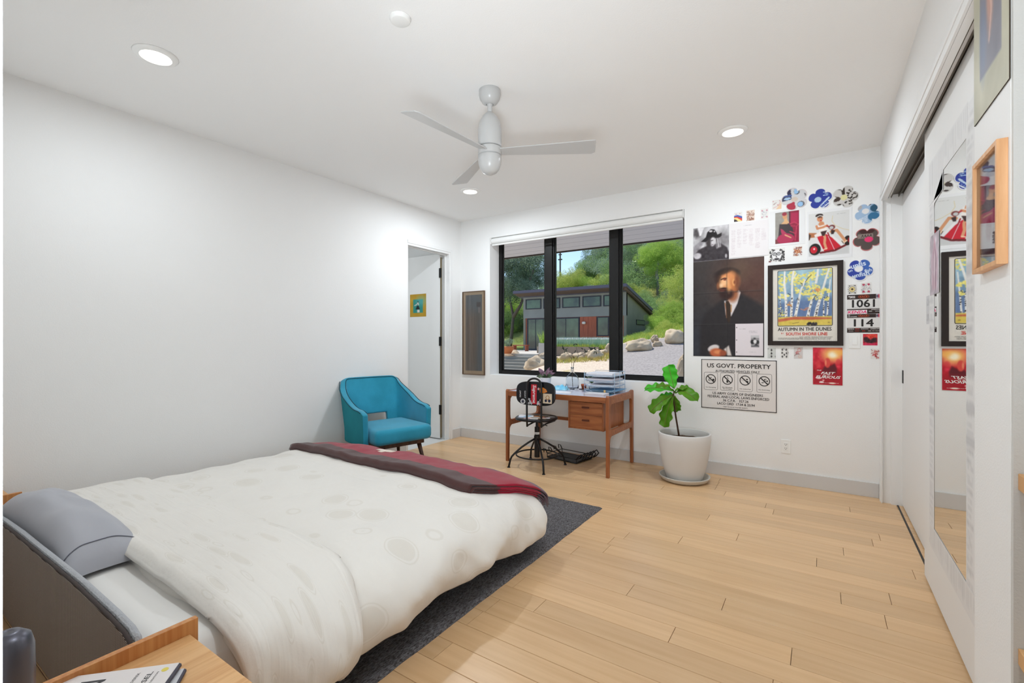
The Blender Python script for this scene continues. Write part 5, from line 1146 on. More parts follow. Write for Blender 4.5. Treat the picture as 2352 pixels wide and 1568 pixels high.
for i, (cxs, cap) in enumerate(((.135, 'No Dumping'), (.365, 'No Alcoholic'), (.60, 'No Littering'), (.845, 'No Swimming'))):
    xc, zc = x0+W_*cxs, z1-H_*.445; hw = W_*.093; hh = H_*.175
    ic.add(*rr_ring(xc-hw, xc+hw, zc-hh, zc+hh, YB-.0048, .012, .0022))
    rad = W_*.072; cz_ = zc+H_*.04; n = 36; vs = [(xc+r*math.cos(2*PI*k/n), YB-.0048, cz_+r*math.sin(2*PI*k/n)) for r in (rad, rad*.84) for k in range(n)]
    ic.add(vs, [(k, (k+1) % n, n+(k+1) % n, n+k) for k in range(n)])
    d_ = rad*.62; w_ = rad*.075; ic.add([(xc-d_-w_, YB-.0049, cz_+d_-w_), (xc-d_+w_, YB-.0049, cz_+d_+w_), (xc+d_+w_, YB-.0049, cz_-d_+w_), (xc+d_-w_, YB-.0049, cz_-d_-w_)], [(0,1,2,3)])
    def blob(pts): ic.add([(xc+rad*a, YB-.0048, cz_+rad*b_) for a, b_ in pts], [tuple(range(len(pts)))])
    if i == 0:
        for a, b_ in ((-.45,-.25),(-.2,-.3),(-.35,.0),(-.1,.1),(.05,.3)): blob([(a-.09,b_-.06),(a+.08,b_-.1),(a+.1,b_+.08),(a-.05,b_+.1)])
        blob([(.25,-.1),(.45,.15),(.75,-.1),(.55,-.4)])
    if i == 1: blob([(-.18,-.05),(.1,-.25),(.22,-.6),(-.18,-.6)]); blob([(.0,.7),(.1,.7),(.05,.45),(.25,.1),(.1,.15),(-.05,.45)])
    if i == 2: blob([(.2,.0),(.55,-.1),(.6,-.45),(.45,-.4)]); blob([(.35+.18*math.cos(k), .22+.14*math.sin(k)) for k in np.arange(0, 6.2, .6)]); blob([(-.7,.1),(.05,.02),(.05,-.01),(-.7,.06)])
    if i == 3: blob([(-.1,.4),(.4,.5),(.38,.38),(.1,.32),(.3,.0),(.2,-.02)]); blob([(.5+.16*math.cos(k), .05+.15*math.sin(k)) for k in np.arange(0, 6.2, .6)]); blob([(-.62,-.3),(-.2,-.2),(0,-.3),(-.3,-.38)]); blob([(.4,-.2),(.65,-.35),(.6,-.4)])
    ic.text(cap, lambda a, b_: (xc+a, YB-.0048, z1-H_*(.575 if i != 1 else .560)+b_), w=hw*1.5, h=H_*.022, bold=.01)
    if i == 1: ic.text('Beverages', lambda a, b_: (xc+a, YB-.0048, z1-H_*.592+b_), w=hw*1.25, h=H_*.020, bold=.01)
ic.build('pictograms', INK, t)
# ---- race number bibs
def bib(px0_, v0, v1, v0r, num, label, top, bot):
    R_ = wallrect((1945.5,v0),(2023.2,v0r),(2023.2,v1),(1945.5,v1+.0)); t = thing('race_bib', label, 'bib', ((R_[0]+R_[1])/2, YB, R_[2]))
    cv = Cv(80, 46, (224,222,220)); cv.rect(0,-.1,1,top,(52,38,34), soft=.002); cv.rect(0,bot,1,1.1,(52,38,34), soft=.002); cv.rect(.86,0,1,top,(200,196,204)); cv.ell(.95,top/2,.04,.09,(206,70,84), soft=.3); cv.ell(.90,top/2,.03,.07,(90,80,100), soft=.4)
    cv.ell(.50,top*.5,.165,top*.42,(214,84,40), soft=.05); cv.ell(.50,top*.5,.150,top*.36,(70,30,26), soft=.1)
    sheet('bib_sheet', cv, onwall(R_), M['print'], t, th=.001)
    lettering(t, [(num, .49 if len(num) == 4 else .50, (top+bot)/2-(.02 if len(num) == 4 else 0), .66 if len(num) == 4 else .57, .38, .03)], INK, R_, .0013)
    lettering(t, [('RACE', .50, top*.5, .22, top*.36, .01)], INKO, R_, .0013)
    return t, R_
t, R_ = bib(0, 676.6, 720.4, 675.0, '1061', 'upper white race bib with the number 1061 and 2022 strip', .23, .74)
lettering(t, [('*2022', .145, .115, .20, .11, .03), ('AMERICA', .84, .79, .24, .05, .01), ('MIPS', .70, .88, .09, .05, .01), ('MAXXIS', .90, .88, .12, .04, .01)], INKW, R_, .0013)
cvk = Cv(30, 12, (236,230,232)); Rk = (R_[0]+.01*(R_[1]-R_[0]), R_[0]+.60*(R_[1]-R_[0]), R_[3]-(R_[3]-R_[2])*1.0, R_[3]-(R_[3]-R_[2])*.80); sheet('sponsor_strip', cvk, onwall(Rk, .0011), M['print'], t, th=.0004)
lettering(t, [('KENDA', .5, .5, .94, .72, .03, .2)], INKM, Rk, .0018)
lettering(t, [('Race Participant', .52, .665, .56, .05, 0)], INKG, R_, .0013)
t, R_ = bib(0, 720.9, 763.6, 720.9, '114', 'lower white race bib with the number 114', .19, .75)
lettering(t, [('2022', .06, .05, .06, .05, .01), ('USA CYCLING', .16, .13, .27, .05, .01), ('KENDA', .12, .80, .18, .05, .02), ('AMERICAN', .83, .80, .27, .05, .02), ('PEARL  FOX  MAXXIS', .8, .91, .34, .035, .01), ('SPONSORS', .12, .91, .14, .03, 0), ('SHIMANO', .53, .80, .22, .04, .01)], INKW, R_, .0013)
lettering(t, [('SRAM', .31, .80, .12, .05, .02), ('ROCKY', .31, .91, .12, .04, .02), ('FIVE', .5, .91, .09, .05, .02)], INKR, R_, .0013)
# ---- red tin poster (plain generic stand-in picture, its title kept)
R_ = wallrect((1867.9,797.6),(1936,798.8),(1934,885.2),(1866.4,881.9)); t = thing('tin_poster', 'red metal poster reading THE FAST AND THE FURIOUS', 'poster', ((R_[0]+R_[1])/2, YB, R_[2]))
cv = Cv(76, 92, (196,20,44)); cv.tex(5, 6, 20, 11); cv.ell(.68,.18,.36,.20,(250,196,110), soft=1, al=.95); cv.ell(.68,.19,.14,.08,(255,246,220), soft=.9, al=.95); cv.ell(.95,.12,.2,.08,(250,190,90), soft=1, al=.7)
cv.poly([(.32,.62),(.40,.50),(.62,.48),(.74,.42),(.82,.56),(.80,.7),(.34,.7)], (96,12,26), soft=.06); cv.ell(.50,.41,.10,.13,(214,70,60), soft=.35); cv.ell(.44,.40,.03,.08,(240,150,110), soft=.8, al=.8); cv.ell(.18,.44,.09,.10,(214,60,60), soft=.6, al=.6); cv.ell(.86,.38,.08,.08,(214,50,60), soft=.6, al=.6); cv.rect(0,.66,1,1,(160,12,30), soft=.2, al=.8)
cv.ell(.2,.82,.10,.03,(236,200,200), soft=.5); cv.ell(.3,.93,.08,.025,(244,230,226), soft=.5); cv.ell(.66,.95,.12,.02,(244,230,210), soft=.6); cv.ell(.36,.88,.04,.02,(230,170,170), soft=.5)
sheet('tin_sheet', cv, onwall(R_), M['gloss'], t, th=.003, edge=(150,20,30))
lettering(t, [('THE', .22, .615, .16, .026, .01, .3), ('FAST', .52, .685, .48, .062, .035, .35), ('AND THE', .46, .735, .26, .022, .01, .3), ('FURIOUS', .52, .79, .84, .070, .035, .35), ('IN THEATERS JUNE', .55, .95, .66, .016, 0)], INKW, R_, .0034)
# ---- small red photo
R_ = wallrect((1982,766.6),(2015.5,766.6),(2015.5,792.9),(1982,792.9)); cv = Cv(38, 30, (206,40,62)); cv.ell(.6,.2,.4,.2,(226,70,50), soft=.9); cv.poly([(.05,.3),(.3,.26),(.5,.5),(.8,.3),(.95,.4),(.95,.7),(.6,.82),(.3,.78),(.05,.68)], (52,16,22), soft=.08); cv.rect(0,.82,1,1,(206,40,84), soft=.06); cv.tex(10, 8, 14, 2)
setp(sheet('photo_print', cv, onwall(R_), M['gloss'], th=.0012), 'small red and black group photo right of the light switch', 'photo')
# ---- playing cards with drawings
def card(px, label, paint, w=20, h=26, bg_=(226,224,220)):
    R_ = wallrect((px[0],px[1]),(px[2],px[1]-px[4] if len(px) > 4 else px[1]),(px[2],px[3]),(px[0],px[3]+(px[4] if len(px) > 4 else 0)*.5)); cv = Cv(w, h, bg_); paint(cv)
    return setp(sheet('playing_card', cv, onwall(R_), M['print'], th=.0008), label, 'card', 'playing cards on the poster wall')
def scrib(cv, n, cols, seed, x0=.08, x1=.92, y0=.08, y1=.92, wd=.05):
    r = random.Random(seed)
    for _ in range(n):
        x, y = r.uniform(x0, x1), r.uniform(y0, y1); a = r.uniform(0, PI); l = r.uniform(.05, .2); k = r.choice((-.1, .1))
        cv.line([(x, y), (x+l*.5*math.cos(a)+k*.5, y+l*.5*math.sin(a)), (x+l*math.cos(a), y+l*math.sin(a))], wd, r.choice(cols), al=.9)
card((1686,488.5,1704.7,508,2), 'card with a blue red and orange rainbow drawing', lambda c: (c.poly([(0,.35),(.4,.28),(1,.5),(1,1),(0,1)], (60,90,170)), c.poly([(0,.48),(.4,.44),(1,.72),(1,1),(0,1)], (214,70,60)), c.poly([(0,.58),(.35,.58),(.9,.92),(1,1),(0,1)], (246,214,140)), c.poly([(0,.72),(.2,.76),(.5,1),(0,1)], (60,50,50)), c.ell(.25,.2,.05,.04,(170,70,100)), c.ell(.72,.16,.05,.04,(170,50,60))))
card((1714.5,483.5,1733.3,506,2), 'card covered in brown swirling line drawing', lambda c: (c.blend(np.ones(c.X.shape), (224,206,192)), scrib(c, 60, [(110,60,44),(150,100,80)], 3)))
card((1747,479.5,1765,502,2), 'card with faint pink corner marks and grey drawing', lambda c: ([c.ell(x, y, .09, .06, (190,110,130), soft=.5) for x, y in ((.2,.2),(.8,.2),(.2,.82),(.8,.82))], scrib(c, 24, [(196,196,200),(170,170,176)], 4, .2, .8, .2, .8)))
card((1773.7,460,1795,480,2), 'card at top with tan cat like sketch and red dots', lambda c: (c.poly([(.4,1),(1,.3),(1,1)], (230,196,160)), c.line([(.1,.5),(.45,.28)], .05, (110,60,60)), c.line([(.1,.85),(.7,.6),(.9,.2)], .04, (196,110,100)), [c.ell(x, y, .05, .04, (180,50,60)) for x, y in ((.12,.12),(.82,.12),(.58,.55))]))
card((1765.5,571,1802.7,600.5,2), 'larger card with black and white doodled round eyed face', lambda c: (scrib(c, 80, [(24,22,24)], 6, wd=.045), c.ell(.5,.52,.30,.40,(232,230,230), soft=.1), c.ell(.37,.42,.12,.12,(30,28,30)), c.ell(.37,.42,.085,.085,(230,230,230)), c.ell(.37,.42,.035,.035,(30,28,30)), c.ell(.62,.42,.12,.12,(30,28,30)), c.ell(.62,.42,.085,.085,(230,230,230)), c.ell(.62,.42,.035,.035,(30,28,30)), c.ell(.5,.80,.16,.07,(30,26,30), soft=.2), c.line([(.48,.55),(.46,.66),(.54,.66)], .04, (30,28,30)), c.rect(0,.9,.15,1,(96,40,40))), 40, 34)
card((1822,565.5,1842.9,587.5,1), 'card of brown and red speckled scribbles below the seated woman print', lambda c: (scrib(c, 70, [(120,60,40),(176,100,60),(90,30,40)], 8, wd=.05), scrib(c, 30, [(190,110,60)], 9, .3, .7, .3, .7)))
def spade(c, x, y, r=.11, inv=False, colr=(34,28,30)):
    s_ = -1 if inv else 1
    c.poly([(x, y-1.3*r*s_), (x+r, y+.1*r*s_), (x+.75*r, y+.6*r*s_), (x, y+.4*r*s_), (x-.75*r, y+.6*r*s_), (x-r, y+.1*r*s_)], colr, soft=.03); c.rect(x-.2*r, min(y, y+r*s_), x+.2*r, max(y, y+r*s_), colr, soft=.02)
card((1763,798.6,1782,822.4), 'pale grey three of spades card under the framed poster', lambda c: (c.blend(np.ones(c.X.shape), (204,206,202)), spade(c,.48,.22), spade(c,.48,.54), spade(c,.48,.82,inv=True), scrib(c, 12, [(176,178,176)], 2, .1, .4, .6, .9, .03), c.ell(.08,.10,.03,.05,(60,60,60)), c.ell(.92,.82,.03,.05,(60,60,60))))
card((1792.9,798,1811.9,822.6), 'white many spades card doodled with ribbons, second under the frame', lambda c: ([spade(c, x, y, .10, y > .5) for x, y in ((.22,.2),(.7,.2),(.2,.5),(.72,.52),(.46,.66),(.22,.84),(.72,.84))], c.line([(.3,.05),(.95,.45),(.7,.95)], .03, (90,84,84))))
card((1823.5,797,1844,823.4), 'grey card with pink heart outlines and a ribbon', lambda c: (c.blend(np.ones(c.X.shape), (206,200,198)), c.ell(.6,.25,.20,.16,(206,120,110)), c.ell(.6,.25,.15,.11,(206,200,198)), c.ell(.36,.5,.15,.13,(190,80,80)), c.ell(.36,.5,.08,.06,(206,200,198)), c.line([(.08,.75),(.3,.6),(.65,.6)], .04, (96,50,50)), c.ell(.66,.82,.18,.12,(214,170,150)), c.ell(.66,.81,.13,.08,(206,200,198))))
card((1999.8,800.5,2022.7,824.5), 'lowest right card with a red scribbled face drawing', lambda c: (scrib(c, 40, [(150,40,40),(190,60,60)], 12, .2, .8, .15, .85, .05), c.ell(.5,.3,.16,.14,(214,150,140), soft=.3), c.ell(.5,.55,.12,.10,(190,90,90), soft=.4), c.line([(.35,.28),(.65,.28)], .05, (120,40,40)), c.ell(.08,.1,.03,.06,(110,110,116)), c.ell(.92,.9,.03,.06,(110,110,116))), 24, 30)
card((1946.4,652.9,1968.6,675), 'card with a round yellow sun face and black clubs', lambda c: ([c.ell(.5+.42*math.cos(k*PI/7), .5+.42*math.sin(k*PI/7), .035, .035, (50,40,30)) for k in range(14)], c.ell(.5,.52,.32,.30,(60,50,36)), c.ell(.5,.52,.29,.27,(232,212,146)), c.ell(.5,.5,.12,.10,(60,44,34), soft=.5), c.line([(.38,.66),(.62,.66)], .03, (60,40,30)), [c.ell(x, y, .08, .05, (44,36,30)) for x, y in ((.22,.16),(.78,.14),(.22,.9),(.8,.9))]))
card((1977.5,648.5,2002,674), 'four of hearts card with grey scribbles', lambda c: (scrib(c, 60, [(176,172,176),(150,146,150)], 14, wd=.03), [(c.ell(x-.05, y, .07, .06, (176,40,70)), c.ell(x+.05, y, .07, .06, (176,40,70)), c.poly([(x-.11, y+.02*s_), (x+.11, y+.02*s_), (x, y+.14*s_)], (176,40,70))) for x, y, s_ in ((.25,.18,1),(.72,.16,1),(.25,.84,-1),(.72,.84,-1))]), 24, 28)
# ---- flower stickers
def flower(u, v, r_px, rot, label, paint, halo=(232,232,234), petals=5, sx=1.0, sy=1.0, squash=None):
    c = onY(u, v, YB); r = onY(u+r_px, v, YB).x - c.x; hh = r_px/FPX*((c.y)*math.cos(TH)-c.x*math.sin(TH)); r = (r+hh)/2
    cv = Cv(72, 72, (60,80,170)); paint(cv)
    def rad(th, k):
        a = (th-math.radians(rot)) % (2*PI/petals) - PI/petals
        q = abs(a)/(PI/petals)
        amp = 1-.48*(1-math.sqrt(max(0, 1-q**2)) )*1.0
        amp = .56+.44*math.sqrt(max(0, 1-q**2.2))
        pi_ = int(((th-math.radians(rot)) % (2*PI))//(2*PI/petals))
        if squash: amp *= squash[pi_ % len(squash)]*(.5+.5*math.cos(q*PI/2)) + .56/1*(1-(.5+.5*math.cos(q*PI/2)))*1.2 if False else 1
        return k*r*amp
    NT, NR = 80, 22; off = Vector((c.x, YB, c.z)); V = []; C = []
    def colr(px_, pz_):
        a = .5+px_/(2.1*r); b_ = .5-pz_/(2.1*r); i = min(71, max(0, int(a*72))); j = min(71, max(0, int(b_*72))); return lin(tuple(np.clip(cv.a[j, i]/255, 0, 1)))
    for j in range(NR+1):
        for i in range(NT):
            th = 2*PI*i/NT; k = j/NR; q = rad(th, k); px_, pz_ = q*math.cos(th)*sx, q*math.sin(th)*sy
            V.append((c.x+px_, YB-.004, c.z+pz_)); C.append(lin(halo) if k > .93 else colr(px_, pz_))
    F_ = [(j*NT+i, j*NT+(i+1) % NT, (j+1)*NT+(i+1) % NT, (j+1)*NT+i) for j in range(NR) for i in range(NT)]
    for i in range(NT): V.append((V[NR*NT+i][0], YB-.0005, V[NR*NT+i][2])); C.append(lin(halo))
    F_ += [(NR*NT+i, NR*NT+(i+1) % NT, (NR+1)*NT+(i+1) % NT, (NR+1)*NT+i) for i in range(NT)]
    me = bpy.data.meshes.new('flower_cutout'); me.from_pydata(V, [], F_); ca = me.color_attributes.new('print', 'FLOAT_COLOR', 'POINT')
    ca.data.foreach_set('color', np.array([(*q, 1) for q in C], dtype=np.float32).ravel()); me.materials.append(M['gloss']); me.update()
    o = bpy.data.objects.new('flower_cutout', me); col.objects.link(o); return setp(o, label, 'cutout', 'flower shaped cutouts on the poster wall')
def f1(c): c.blend(np.ones(c.X.shape), (206,206,208)); c.poly([(0,.1),(.36,.0),(.40,.5),(.05,.55)], (44,40,70)); c.rect(.05,.30,.40,.38,(70,90,150)); c.ell(.25,.45,.13,.05,(160,190,220)); c.poly([(.05,.75),(.5,.6),(.55,1),(.1,1)], (170,34,60)); c.ell(.58,.20,.10,.13,(70,60,60)); c.ell(.56,.20,.08,.11,(150,190,226)); c.ell(.72,.74,.13,.12,(80,72,72)); c.ell(.70,.74,.10,.10,(150,190,226)); [c.line([(.84+.03*k,.30+.04*k),(.88+.03*k,.42+.03*k)], .02, (60,46,50)) for k in range(4)]; c.ell(.5,.52,.12,.10,(206,190,176))
def f2(c): c.blend(np.ones(c.X.shape), (42,58,150)); [c.line([(.62+.07*(k % 2),.08+.07*k),(.80,.08+.07*k)], .03, (176,206,236)) for k in range(5)]; c.ell(.42,.52,.13,.12,(176,200,222)); c.poly([(.4,.9),(.8,.45),(.95,.5),(.5,.95)], (190,210,230)); c.line([(.45,.95),(.9,.5)], .06, (44,70,160)); c.line([(.6,.9),(.98,.6)], .04, (220,230,240))
def f3(c): c.blend(np.ones(c.X.shape), (204,200,196)); scr = random.Random(3); [c.ell(scr.uniform(.5,1), scr.uniform(.2,.85), .035, .03, (50,42,36), soft=.3) for _ in range(60)]; c.poly([(.2,.05),(.5,.1),(.5,.42),(.4,.4),(.36,.2),(.2,.14)], (52,42,36)); c.ell(.16,.56,.18,.11,(66,52,46)); c.ell(.3,.9,.16,.12,(56,46,42)); c.ell(.46,.52,.12,.12,(220,214,160))
def f4(c): c.blend(np.ones(c.X.shape), (160,186,214)); c.ell(.82,.30,.22,.18,(40,84,110)); c.ell(.72,.66,.20,.18,(52,110,150)); c.ell(.18,.2,.14,.12,(176,172,172)); c.ell(.14,.12,.07,.05,(50,44,44)); c.ell(.55,.1,.10,.06,(70,66,66)); [c.line([(.1,.8+.05*k),(.5,.6+.06*k)], .02, (226,232,240)) for k in range(5)]; c.ell(.44,.40,.13,.12,(226,224,224))
def f5(c): c.blend(np.ones(c.X.shape), (86,74,70)); c.ell(.5,.14,.26,.16,(66,34,34)); c.rect(.2,.28,.7,.46,(140,126,118), soft=.02); [c.line([(.32+.09*k,.42),(.36+.09*k,.32),(.38+.09*k,.42)], .02, (40,34,34)) for k in range(4)]; c.ell(.56,.52,.14,.11,(226,54,110))
def f6(c): c.blend(np.ones(c.X.shape), (44,62,154)); c.poly([(.5,0),(1,.0),(1,.9),(.6,.9)], (60,100,176), soft=.3); c.ell(.46,.46,.15,.14,(230,230,232))
flower(1825,457,29,70, 'flower cutout with striped and blue round petals, first of the arc', f1, (214,206,206))
flower(1883.5,457,27,52, 'solid blue flower cutout with pale letters', f2)
flower(1941,452,28,35, 'black and white patterned flower cutout with a cream centre', f3, (210,208,204))
flower(1992,490,28,15, 'pale blue and teal patterned flower cutout with a white centre', f4)
flower(1991,549,30,88, 'brown flower cutout with a bright pink centre and red outline', f5, (190,110,110))
o = flower(1975,619,29,20, 'blue flower cutout printed with unfish and a white centre', f6)
Rf = wallrect((1946,600),(2006,600),(2006,642),(1946,642)); wf_ = mat('cutout_white', (206,220,240), .5)
b = MB()
for body, a, c_, w_, rot in (('unfis', .42, .18, .72, .25), ('unfish', .52, .72, .80, .2), ('un', .12, .50, .2, .3), ('fish', .8, .52, .34, .2)):
    xx, zz = Rf[0]+(Rf[1]-Rf[0])*a, Rf[3]-(Rf[3]-Rf[2])*c_
    b.text(body, lambda p, q: (xx+p*math.cos(rot)-q*math.sin(rot), YB-.0045, zz+p*math.sin(rot)+q*math.cos(rot)), w=(Rf[1]-Rf[0])*w_*.8, bold=.03)
oo = b.build('lettering', wf_, o)
# ---- tall framed print left of the window
R_ = wallrect((1064,669.5),(1115,668),(1114,861.5),(1064,859)); x0, x1, z0, z1 = R_
t = thing('tall_framed_print', 'tall narrow framed brown print on the wall left of the window', 'picture', ((x0+x1)/2, YB, z0)); fm = mat('thin_brown_frame', (92,66,44), .5)
for q in ((x0, x0+.008, z0, z1), (x1-.008, x1, z0, z1), (x0+.008, x1-.008, z0, z0+.008), (x0+.008, x1-.008, z1-.008, z1)): MB().box(q[0], q[1], YB-.02, YB-.0005, q[2], q[3]).build('frame_rail', fm, t)
sheet('mat_board', Cv(6, 6, (186,160,128)), onwall((x0+.007, x1-.007, z0+.007, z1-.007), .006), M['print'], t, th=.001)
cv = Cv(40, 150, (104,92,82)); cv.a += cv.noise(16, 3, 10, 5)[..., None]; cv.ell(.5,.1,.7,.14,(92,100,108), soft=1, al=.8); cv.ell(.95,.8,.25,.4,(88,98,108), soft=1, al=.7); cv.ell(.35,.6,.3,.35,(124,100,80), soft=1, al=.6); cv.rect(.68,.10,.92,.16,(70,60,56)); cv.rect(.80,.17,.84,.24,(150,134,130)); cv.a = np.clip(cv.a, 0, 255)
sheet('picture', cv, onwall((x0+.045, x1-.045, z0+.05, z1-.045), .0071), M['print'], t, th=.0004)
MB().box(x0+.007, x1-.007, YB-.0145, YB-.013, z0+.007, z1-.007).build('glazing', M['glass2'], t)
# ---- postcard on the door of the doorway
yy = DYF
R_ = wallrect((942,677),(979,673.5),(979,726.5),(942,728), yy); cv = Cv(40, 52, (184,146,44)); cv.tex(3, 4, 5, 2); cv.rect(.20,.23,.80,.82,(46,140,130)); cv.ell(.7,.3,.3,.2,(110,180,180), soft=1, al=.5); cv.poly([(.34,.68),(.62,.68),(.52,.50),(.44,.52)], (34,34,36)); cv.line([(.30,.50),(.42,.46),(.50,.38),(.54,.48)], .05, (226,206,196)); cv.ell(.50,.34,.03,.03,(60,40,36)); cv.rect(.46,.70,.60,.81,(226,216,206))
setp(sheet('postcard', cv, onwall(R_, 0, yy), M['print'], th=.0012), 'ochre bordered green card with a seated figure stuck on the open door', 'card')
# ---- mirror on the sliding door
XM = XR+.0600
def onx(Yf, Yn, z0_, z1_, base, X0=None):    # faces -x; a = 0 at the far (left) edge
    X_ = XM if X0 is None else X0
    return lambda a, b, d: (X_-base-d, Yf+(Yn-Yf)*a, z1_-(z1_-z0_)*b)
t = thing('door_mirror', 'tall mirror fixed to the sliding door with a taped printed paper border', 'mirror', (XM, 2.65, .25))
MB().box(XM-.004, XM-.0004, 2.30, 3.0, .30, 2.02).build('mirror_glass', M['mirror'], t)
def pg(name, Yf, Yn, z0_, z1_, seed, horiz=True, base=.0045):
    w_ = max(10, int(abs(Yf-Yn)*110)); h_ = max(10, int((z1_-z0_)*110)); cv = Cv(w_, h_, (226,226,226)); r = random.Random(seed)
    if horiz:
        y = 0
        while y < 1: y += r.uniform(.3, 1.4)/h_*3; cv.lines(.08, .92, y, y+2.2/h_, 1, (186,186,188), wd=.5, seed=int(y*1000)+seed, al=.6); 
        for k in range(int(h_/40)): yk = r.random(); cv.rect(0, yk, 1, yk+.02, (196,196,198), al=.8)
    else:
        x = 0
        while x < 1: x += r.uniform(.4, 1.5)/w_*3; cv.rect(x, .06, x+1.0/w_, .06+r.uniform(.5,.85), (190,190,192), al=.5)
    return sheet(name, cv, onx(Yf, Yn, z0_, z1_, base), M['print'], t, th=.0005)
pg('paper_border', 3.06, 2.945, .24, 1.90, 1); pg('paper_border', 2.363, 2.245, .245, 2.10, 2); pg('paper_border', 3.07, 2.75, 1.90, 2.105, 3, False, .0051); pg('paper_border', 2.75, 2.34, 1.985, 2.11, 4, False, .0046); pg('paper_border', 3.05, 2.245, .235, .345, 5, False, .0051)
MB().add([(XM-.0056, 2.76, 1.98), (XM-.0056, 2.955, 1.90), (XM-.0056, 2.955, 1.865), (XM-.0056, 2.93, 1.885), (XM-.0056, 2.76, 1.905)], [(0,1,2,3,4)]).build('paper_corner', mat('paper_corner', (226,226,226), .8), t, solid=.0004)
cv = Cv(36, 60, (190,180,190)); cv.tex(5, 8, 14, 3); 
for k in range(5): cv.line([(.5,.1),(.2+.16*k,.45),(.3+.1*k,.9)], .10, [(206,170,186),(176,140,160),(226,196,206),(150,110,130),(214,180,196)][k], al=.8)
setp(sheet('flower_photo', cv, onx(3.03, 2.83, 1.455, 1.74, .0058), M['gloss'], th=.0006), 'narrow pink lily cutout stuck on the left edge of the mirror', 'cutout')
cv = Cv(16, 24, (206,206,208)); cv.lines(.1,.9,.1,.9,9,(150,150,154))
setp(sheet('paper_note', cv, onx(3.165, 3.07, 1.32, 1.462, .0004, XM), M['print'], th=.0008), 'small grey note stuck on the sliding door left of the mirror', 'paper')
# ---- pictures on the near end of the right wall
XW = XR
cv = Cv(60, 90, (176,172,150)); cv.tex(4, 6, 4, 2); cv.rect(.2,.05,.82,.80,(120,118,128), soft=.01); cv.tex(3, 4, 5, 4); cv.ell(.5,.42,.10,.18,(190,140,120), soft=.8, al=.8); cv.line([(.45,.3),(.55,.5),(.48,.65)], .05, (206,170,160), al=.7); cv.ell(.3,.6,.1,.2,(110,124,150), soft=.9, al=.7)
o = sheet('matted_print', cv, onx(1.965, 1.648, 1.89, 2.42, .0005, XW), M['print'], th=.003, edge=(70,60,50)); setp(o, 'olive matted dark flower print at the top right edge of the picture', 'print')  # dark edge colour stands for the shadow gap behind the near edge
xa = XR-.022; Yf, Yn, z0, z1 = 1.893, 1.666, 1.432, 1.750
t = thing('oak_picture_frame', 'light oak box frame with glass on the wall right of the mirror', 'picture', (XR, 1.78, 1.43))
fo = wood('frame_oak', (206,152,104), (226,178,132), stretch=(30, 30, 3), rough=.45); e = .012
for (a, b_, c_, d_) in ((Yn, Yn+e, z0, z1), (Yf-e, Yf, z0, z1), (Yn+e, Yf-e, z0, z0+e), (Yn+e, Yf-e, z1-e, z1)): MB().box(xa, XR-.0005, a, b_, c_, d_).build('frame_rail', fo, t, bevel=.0006)
cv = Cv(40, 60, (214,196,204)); cv.tex(3, 5, 10, 3); cv.ell(.7,.2,.2,.12,(226,150,120), soft=.7, al=.6); cv.poly([(.55,.35),(.9,.3),(.9,.7),(.55,.72)], (120,60,90), soft=.03, al=.8); cv.ell(.3,.2,.12,.12,(130,110,160), soft=.5, al=.8); cv.ell(.35,.65,.14,.10,(150,40,60), soft=.4, al=.8); cv.rect(.1,.85,.95,.9,(120,50,70), al=.7)
sheet('picture', cv, lambda a, b, d: (XR-.004-d, Yf-e+(Yn-Yf+2*e)*a, z1-e-(z1-z0-2*e)*b), M['print'], t, th=.001)
MB().box(XR-.0145, XR-.013, Yn+e-.001, Yf-e+.001, z0+e-.001, z1-e+.001).build('glazing', M['glass2'], t)
# ---- floating shelves at the right edge
for z_, lb in ((.895, 'upper oak wall shelf just entering at the right edge'), (.468, 'lower oak wall shelf just entering at the right edge')):
    setp(MB().box(.4035, 1.2, 1.43, 1.6345, z_-.022, z_+.018).build('wall_shelf', M['oak'], bevel=.002), lb, 'shelf', 'oak shelves in the alcove')
# ------------------------------------------------------------------ outside: eave, ground, house, planting
ev = thing('roof_eave', 'grey boarded roof eave overhanging the window outside', 'eave', (-2.2, 5.6, 2.6))
evm = mat('soffit_board', (205,209,220), .7, objrand=.03); ed = mat('eave_edge', (58,50,44), .6)
y0_ = YO; k = 0; ye = 6.42
while y0_ < ye-.02:
    y1_ = min(y0_+.262, ye-.012); MB().box(-7.5, 3.2, y0_+.007, y1_-.007, 2.603, 2.63).build('soffit_board', evm, ev); y0_ = y1_
MB().box(-7.5, 3.2, YO, ye, 2.6305, 2.80).build('eave_deck', ed, ev); MB().box(-7.5, 3.2, ye-.010, ye+.02, 2.585, 2.80).build('fascia', ed, ev)
def sstep(t): t = min(1, max(0, t)); return t*t*(3-2*t)
def gz(x, y):
    k = .06+.12*sstep((x+16)/10); z = -.45+(y-16)*k
    if y < 16: z = -.45-.02*(16-y)
    if x < -11.2 and y < 22.6:
        m = sstep((-11.2-x)/.8)*sstep((22.9-y)/.5); z = z*(1-m)+(-.45)*m
    if x < -12 and 22 < y < 31.5: z = min(z, .30)
    r = x/max(y, 1)
    if y > 34:
        sl = .13+.22*sstep((r+.56)/.24); z = z*(1-sstep((y-34)/4))+ (1.4+(y-34)*sl)*sstep((y-34)/4) if y < 38 else 1.4+(y-34)*sl
    return z
gx = np.concatenate([np.linspace(-70,-24,16)[:-1], np.linspace(-24,2,80), np.linspace(2,40,14)[1:]]); gy = np.concatenate([np.linspace(YO+.02,13,8)[:-1], np.linspace(13,40,84), np.linspace(40,120,28)[1:]])
V = [(x, y, gz(x, y)+.03*n3(x*.8, y*.8)*(1 if y > 8 else 0)) for y in gy for x in gx]; nx = len(gx)
